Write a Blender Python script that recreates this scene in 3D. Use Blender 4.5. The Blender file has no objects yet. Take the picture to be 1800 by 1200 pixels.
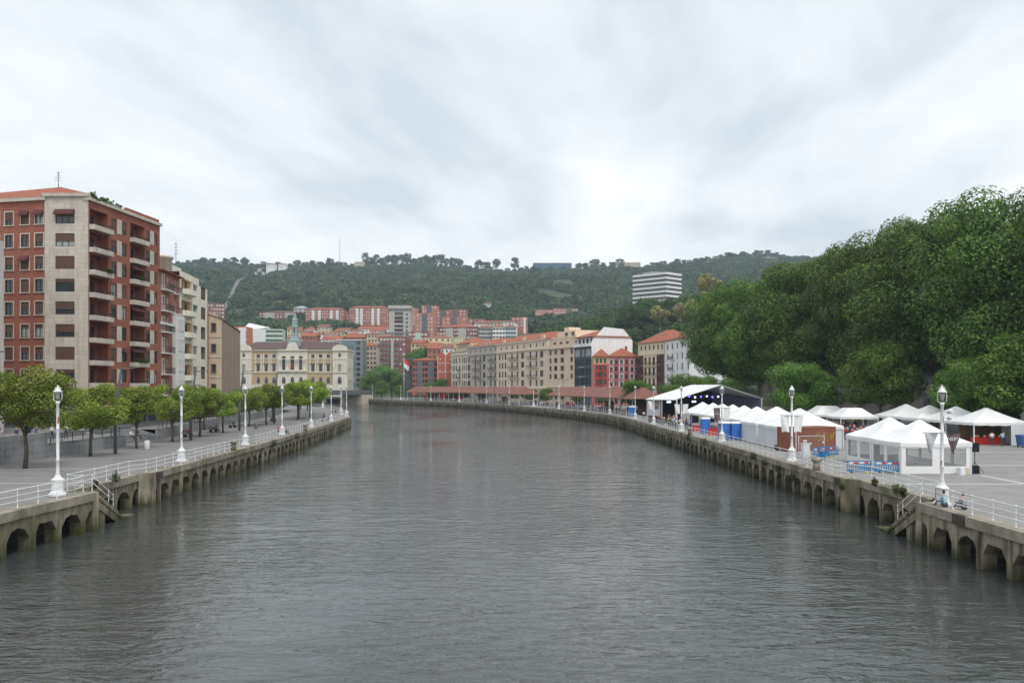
import bpy, bmesh, math, random
import numpy as np
from mathutils import Vector, Matrix
from mathutils.geometry import delaunay_2d_cdt
random.seed(7); rng = np.random.default_rng(11)
R = math.radians
scene = bpy.context.scene
COL = scene.collection

# ------------------------------------------------------------------ camera
F = 1500.0            # focal length in photo pixels (1800 wide)
CAMZ = 7.0
cd = bpy.data.cameras.new('camera'); cam = bpy.data.objects.new('camera', cd); COL.objects.link(cam)
cam.location = (0, 0, CAMZ); cam.rotation_euler = (R(90), 0, 0)
cd.sensor_width = 36; cd.lens = 36*F/1800; cd.shift_y = 78/1800; cd.clip_start = 0.5; cd.clip_end = 6000
scene.camera = cam

# ------------------------------------------------------------------ sky and sun (overcast)
SUN_EL, SUN_AZ = R(58), R(150)      # azimuth from +Y clockwise
w = bpy.data.worlds.new('World'); scene.world = w; w.use_nodes = True
nt = w.node_tree; nt.nodes.clear()
def N(t, **k):
    n = nt.nodes.new(t)
    for a, b in k.items(): setattr(n, a, b)
    return n
def L(a, b): nt.links.new(a, b)
out = N('ShaderNodeOutputWorld'); bg = N('ShaderNodeBackground'); L(bg.outputs[0], out.inputs[0])
sky = N('ShaderNodeTexSky'); sky.sky_type = 'NISHITA'; sky.sun_disc = False
sky.sun_elevation = SUN_EL; sky.sun_rotation = SUN_AZ; sky.air_density = 1.5; sky.dust_density = 2.0
skm = N('ShaderNodeMixRGB', blend_type='MULTIPLY'); skm.inputs[0].default_value = 1
skm.inputs[2].default_value = (0.10, 0.10, 0.10, 1); L(sky.outputs[0], skm.inputs[1])
tc = N('ShaderNodeTexCoord'); sep = N('ShaderNodeSeparateXYZ'); L(tc.outputs['Generated'], sep.inputs[0])
def M(op, a, b=None, clamp=False):
    n = N('ShaderNodeMath', operation=op, use_clamp=clamp)
    for i, v in enumerate((a, b)):
        if v is None: continue
        if isinstance(v, (int, float)): n.inputs[i].default_value = v
        else: L(v, n.inputs[i])
    return n.outputs[0]
zz = M('ADD', M('MAXIMUM', sep.outputs[2], 0.0), 0.10)
ux = M('DIVIDE', sep.outputs[0], zz); uy = M('DIVIDE', sep.outputs[1], zz)
ca, sa = math.cos(R(9)), math.sin(R(9))
pu = M('SUBTRACT', M('MULTIPLY', ux, ca), M('MULTIPLY', uy, sa))
pv = M('ADD', M('MULTIPLY', ux, sa), M('MULTIPLY', uy, ca))
cmb = N('ShaderNodeCombineXYZ'); L(M('MULTIPLY', pu, 0.85), cmb.inputs[0]); L(M('MULTIPLY', pv, 0.40), cmb.inputs[1])
def noise(vec, scale, detail, rough, dist=0.0, off=0.0):
    n = N('ShaderNodeTexNoise'); n.inputs['Scale'].default_value = scale; n.inputs['Detail'].default_value = detail
    n.inputs['Roughness'].default_value = rough; n.inputs['Distortion'].default_value = dist
    mp = N('ShaderNodeMapping'); mp.inputs['Location'].default_value = (off, off*0.7, off*0.3); L(vec, mp.inputs[0]); L(mp.outputs[0], n.inputs['Vector'])
    return n.outputs['Fac']
n1 = noise(cmb.outputs[0], 0.75, 5, 0.5, 0.6, 3.1)
n2 = noise(cmb.outputs[0], 2.2, 6, 0.55, 0.3, 8.0)
n3 = noise(cmb.outputs[0], 0.5, 2, 0.5, 0.2, 21.0)
dens = M('ADD', M('MULTIPLY', n1, 0.58), M('MULTIPLY', n2, 0.42))
cr = N('ShaderNodeValToRGB'); L(dens, cr.inputs[0])
e = cr.color_ramp.elements
e[0].position = 0.385; e[0].color = (0.52, 0.575, 0.62, 1)
e[1].position = 0.57; e[1].color = (0.85, 0.855, 0.86, 1)
x = cr.color_ramp.elements.new(0.475); x.color = (0.70, 0.735, 0.76, 1)
mx = N('ShaderNodeMixRGB'); L(M('ADD', M('MULTIPLY', n3, 0.25), 0.78, True), mx.inputs[0])
L(skm.outputs[0], mx.inputs[1]); L(cr.outputs[0], mx.inputs[2]); L(mx.outputs[0], bg.inputs[0]); bg.inputs[1].default_value = 1.0
sd = bpy.data.lights.new('sun', 'SUN'); so = bpy.data.objects.new('sun', sd); COL.objects.link(so)
sd.energy = 1.5; sd.angle = R(24); sd.color = (1, 0.97, 0.92)
dirv = Vector((math.sin(SUN_AZ)*math.cos(SUN_EL), math.cos(SUN_AZ)*math.cos(SUN_EL), math.sin(SUN_EL)))
so.rotation_euler = dirv.to_track_quat('Z', 'Y').to_euler(); so.location = (0, -40, 80)
scene.view_settings.view_transform = 'Standard'; scene.view_settings.look = 'None'
scene.view_settings.exposure = 0.52; scene.view_settings.gamma = 1; scene.view_settings.use_curve_mapping = False
scene.cycles.use_denoising = True
scene.cycles.max_bounces = 6; scene.cycles.diffuse_bounces = 3; scene.cycles.glossy_bounces = 3
scene.cycles.transparent_max_bounces = 8; scene.cycles.volume_bounces = 0; scene.cycles.caustics_reflective = False

# ------------------------------------------------------------------ helpers
def fx(px, Y): return (px-900)/F*Y
def fz(py, Y): return CAMZ-(py-677)/F*Y

MATS = {}
def mat(name, col, rough=0.8, var=0.12, scale=1.0, bump=0.0, spec=0.3, metal=0.0, kind=None, **kw):
    """procedural material: base colour broken up by two noises, optional relief"""
    if name in MATS: return MATS[name]
    m = bpy.data.materials.new(name); m.use_nodes = True; t = m.node_tree; b = t.nodes['Principled BSDF']
    b.inputs['Roughness'].default_value = rough; b.inputs['Metallic'].default_value = metal
    b.inputs['Specular IOR Level'].default_value = spec
    g = t.nodes.new('ShaderNodeNewGeometry'); 
    n = t.nodes.new('ShaderNodeTexNoise'); n.inputs['Scale'].default_value = scale; n.inputs['Detail'].default_value = 6; n.inputs['Roughness'].default_value = 0.65
    t.links.new(g.outputs['Position'], n.inputs['Vector'])
    r = t.nodes.new('ShaderNodeValToRGB'); t.links.new(n.outputs['Fac'], r.inputs[0])
    c = np.array(col[:3]); r.color_ramp.elements[0].position = 0.3; r.color_ramp.elements[1].position = 0.7
    r.color_ramp.elements[0].color = (*np.clip(c*(1-var), 0, 1), 1); r.color_ramp.elements[1].color = (*np.clip(c*(1+var), 0, 1), 1)
    colout = r.outputs[0]
    def mix(fac, c2, blend='MIX'):
        nonlocal colout
        q = t.nodes.new('ShaderNodeMixRGB'); q.blend_type = blend
        if isinstance(fac, float): q.inputs[0].default_value = fac
        else: t.links.new(fac, q.inputs[0])
        t.links.new(colout, q.inputs[1])
        if isinstance(c2, tuple): q.inputs[2].default_value = (*c2, 1)
        else: t.links.new(c2, q.inputs[2])
        colout = q.outputs[0]
    def mapn(sc, scale2, detail=5, lo=0.45, hi=0.65):
        mp = t.nodes.new('ShaderNodeMapping'); mp.inputs['Scale'].default_value = sc; t.links.new(g.outputs['Position'], mp.inputs[0])
        q = t.nodes.new('ShaderNodeTexNoise'); q.inputs['Scale'].default_value = scale2; q.inputs['Detail'].default_value = detail; t.links.new(mp.outputs[0], q.inputs['Vector'])
        k = t.nodes.new('ShaderNodeMapRange'); k.inputs[1].default_value = lo; k.inputs[2].default_value = hi; t.links.new(q.outputs['Fac'], k.inputs[0])
        return k.outputs[0]
    if 'streak' in kw: mix(mapn((1, 1, 0.12), 2.2), kw['streak'])
    if 'patch' in kw: mix(mapn((1, 1, 1), 0.35), kw['patch'])
    if 'algae' in kw:     # growth between the tide marks, with a ragged upper limit
        s = t.nodes.new('ShaderNodeSeparateXYZ'); t.links.new(g.outputs['Position'], s.inputs[0])
        a = t.nodes.new('ShaderNodeMath'); a.operation = 'MULTIPLY_ADD'; t.links.new(mapn((1, 1, .4), 1.3, lo=.2, hi=.8), a.inputs[0]); a.inputs[1].default_value = 1.3; t.links.new(s.outputs[2], a.inputs[2])
        k = t.nodes.new('ShaderNodeMapRange'); k.inputs[1].default_value = -1.0; k.inputs[2].default_value = -2.0; t.links.new(a.outputs[0], k.inputs[0])
        mix(k.outputs[0], kw['algae'])
    if kind == 'brick':
        br = t.nodes.new('ShaderNodeTexBrick'); br.inputs['Scale'].default_value = 1.0
        br.inputs['Brick Width'].default_value = kw.get('bw', .5); br.inputs['Row Height'].default_value = kw.get('bh', .25); br.inputs['Mortar Size'].default_value = kw.get('ms', .012)
        br.inputs['Color1'].default_value = (1, 1, 1, 1); br.inputs['Color2'].default_value = (.86, .86, .86, 1); br.inputs['Mortar'].default_value = (.62, .62, .62, 1)
        s = t.nodes.new('ShaderNodeSeparateXYZ'); t.links.new(g.outputs['Position'], s.inputs[0])
        cb = t.nodes.new('ShaderNodeCombineXYZ')
        ad = t.nodes.new('ShaderNodeMath'); ad.operation = 'ADD'; t.links.new(s.outputs[0], ad.inputs[0]); t.links.new(s.outputs[1], ad.inputs[1])
        if kw.get('flat'): t.links.new(s.outputs[0], cb.inputs[0]); t.links.new(s.outputs[1], cb.inputs[1])
        else: t.links.new(ad.outputs[0], cb.inputs[0]); t.links.new(s.outputs[2], cb.inputs[1])
        t.links.new(cb.outputs[0], br.inputs['Vector']); mix(1.0, br.outputs['Color'], 'MULTIPLY')
    if kind == 'tile':     # courses of roof tiles
        wv = t.nodes.new('ShaderNodeTexWave'); wv.inputs['Scale'].default_value = kw.get('ts', 0.9); wv.inputs['Distortion'].default_value = 1.0; wv.inputs['Detail'].default_value = 2
        t.links.new(g.outputs['Position'], wv.inputs['Vector']); mix(mapn((1, 1, 1), 1.1, lo=.4, hi=.7), (c[0]*.62, c[1]*.7, c[2]*.8)); mix(0.25, wv.outputs['Color'], 'MULTIPLY')
    if kind == 'object':   # clothing and paint take the object's own colour
        oi = t.nodes.new('ShaderNodeObjectInfo'); mix(1.0, oi.outputs['Color'], 'MULTIPLY')
    t.links.new(colout, b.inputs['Base Color'])
    if bump:
        bp = t.nodes.new('ShaderNodeBump'); bp.inputs['Strength'].default_value = bump; bp.inputs['Distance'].default_value = kw.get('bd', .03)
        q = t.nodes.new('ShaderNodeTexNoise'); q.inputs['Scale'].default_value = kw.get('bs', 6); q.inputs['Detail'].default_value = 6
        t.links.new(g.outputs['Position'], q.inputs['Vector']); t.links.new(q.outputs['Fac'], bp.inputs['Height']); t.links.new(bp.outputs[0], b.inputs['Normal'])
    if 'emit' in kw:
        b.inputs['Emission Color'].default_value = (*kw['emit'], 1); b.inputs['Emission Strength'].default_value = kw.get('es', 1)
    MATS[name] = m
    return m

def leafmat(name, c1, c2, var=0.25, ns=.45):
    if name in MATS: return MATS[name]
    m = bpy.data.materials.new(name); m.use_nodes = True; t = m.node_tree; t.nodes.clear()
    o = t.nodes.new('ShaderNodeOutputMaterial'); g = t.nodes.new('ShaderNodeNewGeometry'); oi = t.nodes.new('ShaderNodeObjectInfo')
    n = t.nodes.new('ShaderNodeTexNoise'); n.inputs['Scale'].default_value = ns; n.inputs['Detail'].default_value = 4; t.links.new(g.outputs['Position'], n.inputs['Vector'])
    r = t.nodes.new('ShaderNodeValToRGB'); r.color_ramp.elements[0].position = .35; r.color_ramp.elements[1].position = .68
    r.color_ramp.elements[0].color = (*c1, 1); r.color_ramp.elements[1].color = (*c2, 1)
    a = t.nodes.new('ShaderNodeMath'); a.operation = 'MULTIPLY_ADD'; t.links.new(g.outputs['Random Per Island'], a.inputs[0]); a.inputs[1].default_value = .55; t.links.new(n.outputs['Fac'], a.inputs[2])
    a2 = t.nodes.new('ShaderNodeMath'); a2.operation = 'SUBTRACT'; t.links.new(a.outputs[0], a2.inputs[0]); a2.inputs[1].default_value = .27; t.links.new(a2.outputs[0], r.inputs[0])
    hsv = t.nodes.new('ShaderNodeHueSaturation'); t.links.new(r.outputs[0], hsv.inputs['Color'])
    mr = t.nodes.new('ShaderNodeMapRange'); mr.inputs[3].default_value = 1-var; mr.inputs[4].default_value = 1+var; t.links.new(oi.outputs['Random'], mr.inputs[0]); t.links.new(mr.outputs[0], hsv.inputs['Value'])
    mh = t.nodes.new('ShaderNodeMapRange'); mh.inputs[3].default_value = .493; mh.inputs[4].default_value = .518; t.links.new(oi.outputs['Random'], mh.inputs[0]); t.links.new(mh.outputs[0], hsv.inputs['Hue'])
    d = t.nodes.new('ShaderNodeBsdfPrincipled'); d.inputs['Roughness'].default_value = .6; d.inputs['Specular IOR Level'].default_value = .25; t.links.new(hsv.outputs[0], d.inputs['Base Color'])
    tr = t.nodes.new('ShaderNodeBsdfTranslucent'); t.links.new(hsv.outputs[0], tr.inputs['Color'])
    ms = t.nodes.new('ShaderNodeMixShader'); ms.inputs[0].default_value = .28; t.links.new(d.outputs[0], ms.inputs[1]); t.links.new(tr.outputs[0], ms.inputs[2]); t.links.new(ms.outputs[0], o.inputs[0])
    MATS[name] = m
    return m

class MB:
    """collects faces with material indices; build() links them as ONE mesh object"""
    def __init__(s): s.v = []; s.f = []; s.m = []; s.smooth = []
    def face(s, pts, mi=0, sm=False):
        k = len(s.v); s.v += [tuple(p) for p in pts]; s.f.append(tuple(range(k, k+len(pts)))); s.m.append(mi); s.smooth.append(sm)
    def box(s, x0, x1, y0, y1, z0, z1, mi=0):
        s.hexa([(x0, y0, z0), (x1, y0, z0), (x1, y1, z0), (x0, y1, z0)], [(x0, y0, z1), (x1, y0, z1), (x1, y1, z1), (x0, y1, z1)], mi)
    def hexa(s, b, t, mi=0):
        n = len(b); k = len(s.v); s.v += [tuple(p) for p in b]+[tuple(p) for p in t]
        s.f.append(tuple(range(k+n-1, k-1, -1))); s.f.append(tuple(range(k+n, k+2*n)))
        for i in range(n): s.f.append((k+i, k+(i+1) % n, k+n+(i+1) % n, k+n+i))
        s.m += [mi]*(n+2); s.smooth += [False]*(n+2)
    def prism(s, poly, z0, z1, mi=0): s.hexa([(p[0], p[1], z0) for p in poly], [(p[0], p[1], z1) for p in poly], mi)
    def obox(s, c, d, lx, ly, z0, z1, mi=0):      # box centred at c, long side along unit d
        n = (-d[1], d[0]); P = []
        for a, b in ((-1, -1), (1, -1), (1, 1), (-1, 1)):
            P.append((c[0]+d[0]*lx/2*a+n[0]*ly/2*b, c[1]+d[1]*lx/2*a+n[1]*ly/2*b))
        s.prism(P, z0, z1, mi)
    def tube(s, path, r, n=6, mi=0, cap=True):
        rs = r if isinstance(r, (list, tuple)) else [r]*len(path)
        path = [Vector(p) for p in path]; k = len(s.v)
        for i, p in enumerate(path):
            d = (path[min(i+1, len(path)-1)]-path[max(i-1, 0)]).normalized()
            a = d.cross(Vector((0, 0, 1)) if abs(d.z) < .9 else Vector((1, 0, 0))).normalized(); b = d.cross(a)
            for j in range(n):
                th = 2*math.pi*j/n; s.v.append(tuple(p+(a*math.cos(th)+b*math.sin(th))*rs[i]))
        for i in range(len(path)-1):
            for j in range(n):
                s.f.append((k+i*n+j, k+i*n+(j+1) % n, k+(i+1)*n+(j+1) % n, k+(i+1)*n+j)); s.m.append(mi); s.smooth.append(n > 4)
        if cap:
            e = k+(len(path)-1)*n
            s.f.append(tuple(range(k+n-1, k-1, -1))); s.f.append(tuple(range(e, e+n))); s.m += [mi]*2; s.smooth += [False]*2
    def lathe(s, prof, n=12, mi=0, c=(0, 0, 0), rot=0.0, sm=True):
        k = len(s.v)
        for r, z in prof:
            for j in range(n):
                th = 2*math.pi*j/n+rot; s.v.append((c[0]+r*math.cos(th), c[1]+r*math.sin(th), c[2]+z))
        for i in range(len(prof)-1):
            for j in range(n):
                s.f.append((k+i*n+j, k+i*n+(j+1) % n, k+(i+1)*n+(j+1) % n, k+(i+1)*n+j)); s.m.append(mi); s.smooth.append(sm)
        e = k+(len(prof)-1)*n
        s.f.append(tuple(range(k+n-1, k-1, -1))); s.f.append(tuple(range(e, e+n))); s.m += [mi]*2; s.smooth += [False]*2
    def mesh(s, name, mats):
        me = bpy.data.meshes.new(name); me.from_pydata(s.v, [], s.f)
        for m in (mats if isinstance(mats, (list, tuple)) else [mats]): me.materials.append(m)
        me.polygons.foreach_set('material_index', s.m); me.polygons.foreach_set('use_smooth', s.smooth); me.update()
        return me
    def build(s, name, mats, parent=None, **kw): return put(name, s.mesh(name, mats), parent, **kw)

def put(name, me, parent=None, loc=None, rz=0.0, label=None, cat=None, group=None, kind=None, scale=None):
    o = bpy.data.objects.new(name, me); COL.objects.link(o)
    if parent is not None: o.parent = parent
    if loc is not None: o.location = loc
    if rz: o.rotation_euler = (0, 0, rz)
    if scale is not None: o.scale = scale if isinstance(scale, (tuple, list)) else (scale,)*3
    return tag(o, label, cat, group, kind)
def tag(o, label=None, cat=None, group=None, kind=None):
    if label: o['label'] = label
    if cat: o['category'] = cat
    if group: o['group'] = group
    if kind: o['kind'] = kind
    return o
def thing(name, loc, label, cat, group=None, rz=0.0): return put(name, None, None, loc, rz, label, cat, group)
ORD = ['first', 'second', 'third', 'fourth', 'fifth', 'sixth', 'seventh', 'eighth', 'ninth', 'tenth', 'eleventh', 'twelfth', 'thirteenth', 'fourteenth', 'fifteenth', 'sixteenth', 'seventeenth', 'eighteenth', 'nineteenth', 'twentieth']
ORD += ['twenty-'+o for o in ORD[:9]]+['thirtieth']+['thirty-'+o for o in ORD[:9]]+['fortieth']+['forty-'+o for o in ORD[:9]]

# ------------------------------------------------------------------ materials
WHITE = mat('white_paint', (.72, .73, .74), .45, .05, 3, patch=(.66, .66, .64))
CONC = mat('quay_concrete', (.30, .26, .20), .9, .32, 1.2, .6, streak=(.09, .078, .05), patch=(.15, .135, .085), algae=(.045, .055, .015))
COPE = mat('coping_stone', (.31, .275, .225), .9, .28, 1.5, .5, patch=(.16, .15, .10))
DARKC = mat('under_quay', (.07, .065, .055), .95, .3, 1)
PAVE = mat('promenade_paving', (.225, .22, .215), .85, .1, .6, .15, kind='brick', flat=True, bw=1.2, bh=.6, ms=.012, patch=(.19, .185, .18))
PAVE2 = mat('plaza_paving', (.29, .285, .275), .85, .1, .5, .15, kind='brick', flat=True, bw=.6, bh=.3, ms=.014, patch=(.255, .25, .24))
ASPH = mat('asphalt', (.07, .07, .072), .9, .15, .8)
LINE = mat('pale_paving_strip', (.46, .45, .43), .8, .1, 2)
GRAN = mat('grey_granite', (.25, .255, .26), .75, .16, 2.5, .2, streak=(.18, .185, .19), patch=(.31, .315, .32))
GLASS = mat('window_glass', (.035, .042, .05), .08, .3, .5, spec=.6)
WBL = mat('white_blind', (.60, .60, .58), .5, .15, .5)
GLASSL = mat('curtained_glass', (.30, .31, .31), .25, .35, 1.5, spec=.5)
DARKF = mat('dark_frame', (.05, .045, .042), .5, .1)
WHF = mat('white_frame', (.68, .68, .67), .5, .06)
SHUT = mat('brown_shutter', (.105, .058, .045), .65, .15, 1.5)
SHUTG = mat('green_shutter', (.06, .12, .10), .6, .15, 1.5)
IRON = mat('black_iron', (.03, .03, .032), .5, .1)
STEEL = mat('grey_steel', (.12, .125, .135), .5, .08, spec=.5)
BRICK = mat('red_brick', (.33, .12, .08), .85, .14, 1.0, .1, kind='brick', bw=.5, bh=.14, ms=.012, patch=(.28, .10, .068))
STONE = mat('pale_stone_cladding', (.56, .50, .43), .75, .08, .8, .05, kind='brick', bw=1.3, bh=.62, ms=.015, streak=(.47, .42, .36))
CREAM = mat('cream_render', (.57, .50, .40), .85, .09, .6, streak=(.46, .40, .32))
TILE = mat('red_roof_tile', (.38, .125, .07), .85, .18, 1.4, .3, kind='tile')
BARK = mat('bark', (.10, .085, .065), .95, .3, 4, .6, patch=(.16, .14, .11))
CANVAS = mat('white_canvas', (.79, .79, .78), .6, .04, .8, .5, patch=(.70, .71, .72), bs=1.3, bd=.12)
SKIN = mat('skin', (.42, .25, .18), .6, .1)
HAIR = mat('hair', (.035, .025, .02), .7, .2)
CLOTH = mat('clothing', (1, 1, 1), .85, .1, 4, kind='object')
TROUS = mat('trousers', (.06, .065, .09), .85, .2, 3)
CARP = mat('car_paint', (1, 1, 1), .25, .02, 1, kind='object', spec=.6)
RUBBER = mat('rubber', (.02, .02, .02), .8, .1)
def render(name, c, **k): return mat(name, tuple(min(.8, x*1.25) for x in c), .85, .08, .5, streak=tuple(min(.75, x*1.05) for x in c), **k)
# ------------------------------------------------------------------ terrain
RX = np.array([-200, 280, 350, 450, 520, 600, 640, 700, 760, 820, 870, 940, 1000, 1060, 1110, 1160, 1220, 1300, 1350, 1420, 1480, 1600, 2000])
RY = np.array([470, 462, 462, 464, 466, 464, 464, 465, 464, 470, 474, 472, 472, 468, 472, 464, 457, 446, 448, 452, 455, 458, 460])
RIDGE = 1700.0
def hnoise(x, y): return np.sin(x*.013+1.3)*np.sin(y*.011+.4)+.6*np.sin(x*.031+y*.017)+.35*np.sin(x*.06-y*.05+2)
def H(x, y):
    x = np.asarray(x, float); y = np.asarray(y, float)
    base = np.interp(y, [0, 512, 530, 600, 700, 800, 900], [-.4, -.4, 4, 24, 42, 56, 68])
    zr = CAMZ+(677-np.interp(900+F*x/RIDGE, RX, RY))/F*RIDGE-9
    t = np.clip((y-900)/(RIDGE-900), 0, 1)
    hill = base+(zr-68)*(t**.85)+hnoise(x, y)*9*np.sin(np.pi*np.clip(t, 0, 1))
    back = np.clip((y-RIDGE)/400, 0, 1); hill = hill*(1-.45*back)
    mound = 46*np.exp(-((x-112)/np.where(x < 112, 118, 95))**2)*np.clip((y-372)/110, 0, 1)**1.2*np.clip((780-y)/200, 0, 1)
    return np.maximum(hill, hill*.35+mound)
HILLG = mat('hill_ground', (.045, .06, .03), .95, .3, .02, patch=(.075, .10, .035))
xs = np.arange(-1450, 1451, 25.0); ys = np.concatenate([np.arange(380, 900, 12.0), np.arange(900, 2101, 20.0)])
gx, gy = np.meshgrid(xs, ys); gz = H(gx, gy)
gz = np.where((gy < 512) & (gx < 20), -6.0, gz)
m = MB(); m.v = list(zip(gx.ravel(), gy.ravel(), gz.ravel())); nx = len(xs)
for j in range(len(ys)-1):
    for i in range(nx-1): m.f.append((j*nx+i, j*nx+i+1, (j+1)*nx+i+1, (j+1)*nx+i))
m.m = [0]*len(m.f); m.smooth = [True]*len(m.f)
m.build('hills', HILLG, kind='structure')

# ------------------------------------------------------------------ river
wm = bpy.data.materials.new('river_water'); wm.use_nodes = True; t = wm.node_tree; b = t.nodes['Principled BSDF']
b.inputs['Base Color'].default_value = (.050, .055, .053, 1); b.inputs['Roughness'].default_value = .02; b.inputs['IOR'].default_value = 1.36
g = t.nodes.new('ShaderNodeNewGeometry')
def wn(sc, scale, detail, rough, dist, rot=0.0):
    mp = t.nodes.new('ShaderNodeMapping'); mp.inputs['Scale'].default_value = sc; mp.inputs['Rotation'].default_value = (0, 0, rot); t.links.new(g.outputs['Position'], mp.inputs[0])
    q = t.nodes.new('ShaderNodeTexNoise'); q.inputs['Scale'].default_value = scale; q.inputs['Detail'].default_value = detail; q.inputs['Roughness'].default_value = rough; q.inputs['Distortion'].default_value = dist
    t.links.new(mp.outputs[0], q.inputs['Vector']); return q.outputs['Fac']
def wmath(op, a, b2):
    q = t.nodes.new('ShaderNodeMath'); q.operation = op
    for i, v in enumerate((a, b2)):
        if isinstance(v, (int, float)): q.inputs[i].default_value = v
        else: t.links.new(v, q.inputs[i])
    return q.outputs[0]
big = wn((.45, 1, 1), .55, 3, .5, .6, .12); mid = wn((.5, 1, 1), 1.65, 3, .5, 1.2, -.12); fine = wn((.5, 1, 1), 4.6, 2, .5, .6, .15)
calm = wn((1, .5, 1), .05, 3, .5, .5)      # wind lanes: rougher and calmer water
k = t.nodes.new('ShaderNodeMapRange'); k.inputs[1].default_value = .38; k.inputs[2].default_value = .62; k.inputs[3].default_value = .35; k.inputs[4].default_value = 1.2; t.links.new(calm, k.inputs[0])
hgt = wmath('ADD', wmath('MULTIPLY', big, .24), wmath('MULTIPLY', wmath('ADD', wmath('MULTIPLY', mid, .25), wmath('MULTIPLY', fine, .05)), k.outputs[0]))
bp = t.nodes.new('ShaderNodeBump'); bp.inputs['Strength'].default_value = 1.0; bp.inputs['Distance'].default_value = .34
t.links.new(hgt, bp.inputs['Height']); t.links.new(bp.outputs[0], b.inputs['Normal'])
m = MB(); m.face([(-700, -60, -2.5), (140, -60, -2.5), (140, 520, -2.5), (-700, 520, -2.5)])
m.build('water', wm, kind='structure')

# ------------------------------------------------------------------ banks
RB = [(24.4, -30), (24.4, 51.0)]
RB2 = [(25.9, 51.4), (25.9, 63.6)]
RB3 = [(25.0, 64.4), (25.3, 104), (25.1, 161), (25.0, 186), (23.6, 208), (19.8, 232), (14.5, 254), (8.6, 276), (1.2, 305), (-10.5, 341), (-22, 368), (-38.5, 402), (-52, 420), (-66, 440), (-87, 474)]
LB = [(-28.0, -30), (-28.0, 47), (-27.4, 56.0)]
LB2 = [(-29.3, 56.6), (-29.6, 67.6)]
LB3 = [(-28.9, 68.6), (-30.3, 103), (-33.3, 150), (-36.8, 195), (-40.5, 207), (-47, 233), (-63, 281), (-80, 310), (-140, 385)]
rest_r = [(-110, 470), (-700, 455)]; rest_l = [(-700, 400)]
def ground(name, edge, far, z, ma, th=.5):
    poly = edge+far; m = MB(); m.hexa([(p[0], p[1], z-th) for p in poly], [(p[0], p[1], z) for p in poly]); return m.build(name, ma, kind='structure')
def tri_ground(name, edge, other, z, ma):      # strip between two polylines, top sheet only
    P = [Vector((float(p[0]), float(p[1]))) for p in edge+other]; n = len(P)
    v, _, f = delaunay_2d_cdt(P, [], [list(range(n))], 1, 1e-4)[:3]
    me = bpy.data.meshes.new(name); me.from_pydata([(q.x, q.y, z) for q in v], [], [list(q) for q in f]); me.update()
    if me.polygons and me.polygons[0].normal.z < 0: me.flip_normals()
    me.materials.append(ma); return put(name, me, kind='structure')
tri_ground('plaza', RB+RB2+RB3+rest_r, [(-700, 530), (420, 530), (420, -30)], 0.0, PAVE2)
tri_ground('promenade', LB+LB2+LB3+rest_l, [(-700, -30)], 0.0, PAVE)
WL = [(-45.2, 40), (-45.6, 76), (-45.2, 100)]; WL2 = [(-46.3, 112), (-51, 148), (-55, 194), (-62, 240), (-90, 300), (-160, 384)]
tri_ground('upper_terrace', WL+[(-49.6, 100), (-49.6, 112)]+WL2, [(-690, 384), (-690, -25), (-45.2, -25)], 1.3, PAVE)
tri_ground('upper_street', [(-49.5, 60), (-50.5, 112), (-54, 148), (-59, 194), (-66, 240)], [(-72, 240), (-64, 194), (-57.5, 148), (-54.5, 112), (-55, 60)], 1.304, ASPH)
# pale strips laid in the paving
for i, (x0, x1, y0, y1) in enumerate([(28, 75, 60.7, 61.2), (28, 75, 75.2, 75.7), (28, 75, 90.0, 90.5), (36.5, 37.0, 30, 67)]):
    z_ = .004 if i < 3 else .008; m = MB(); m.face([(x0, y0, z_), (x1, y0, z_), (x1, y1, z_), (x0, y1, z_)]); m.build('pavement_strip', LINE, kind='structure')
for i, (a, b2) in enumerate([((-44.8, 60), (-28.8, 62.2)), ((-44.8, 71), (-31, 73)), ((-44.8, 90), (-31.5, 92.5))]):
    m = MB(); m.face([(a[0], a[1], .004), (b2[0], b2[1], .004), (b2[0], b2[1]+.25, .004), (a[0], a[1]+.25, .004)]); m.build('pavement_strip', LINE, kind='structure')
tri_ground('riverside_road', [(33, 205), (27, 232), (21, 262), (8, 310), (-4, 348), (-32, 408), (-60, 448)], [(-50, 470), (-22, 420), (9, 352), (24, 300), (34, 262), (40, 205)], .004, ASPH)

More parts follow.
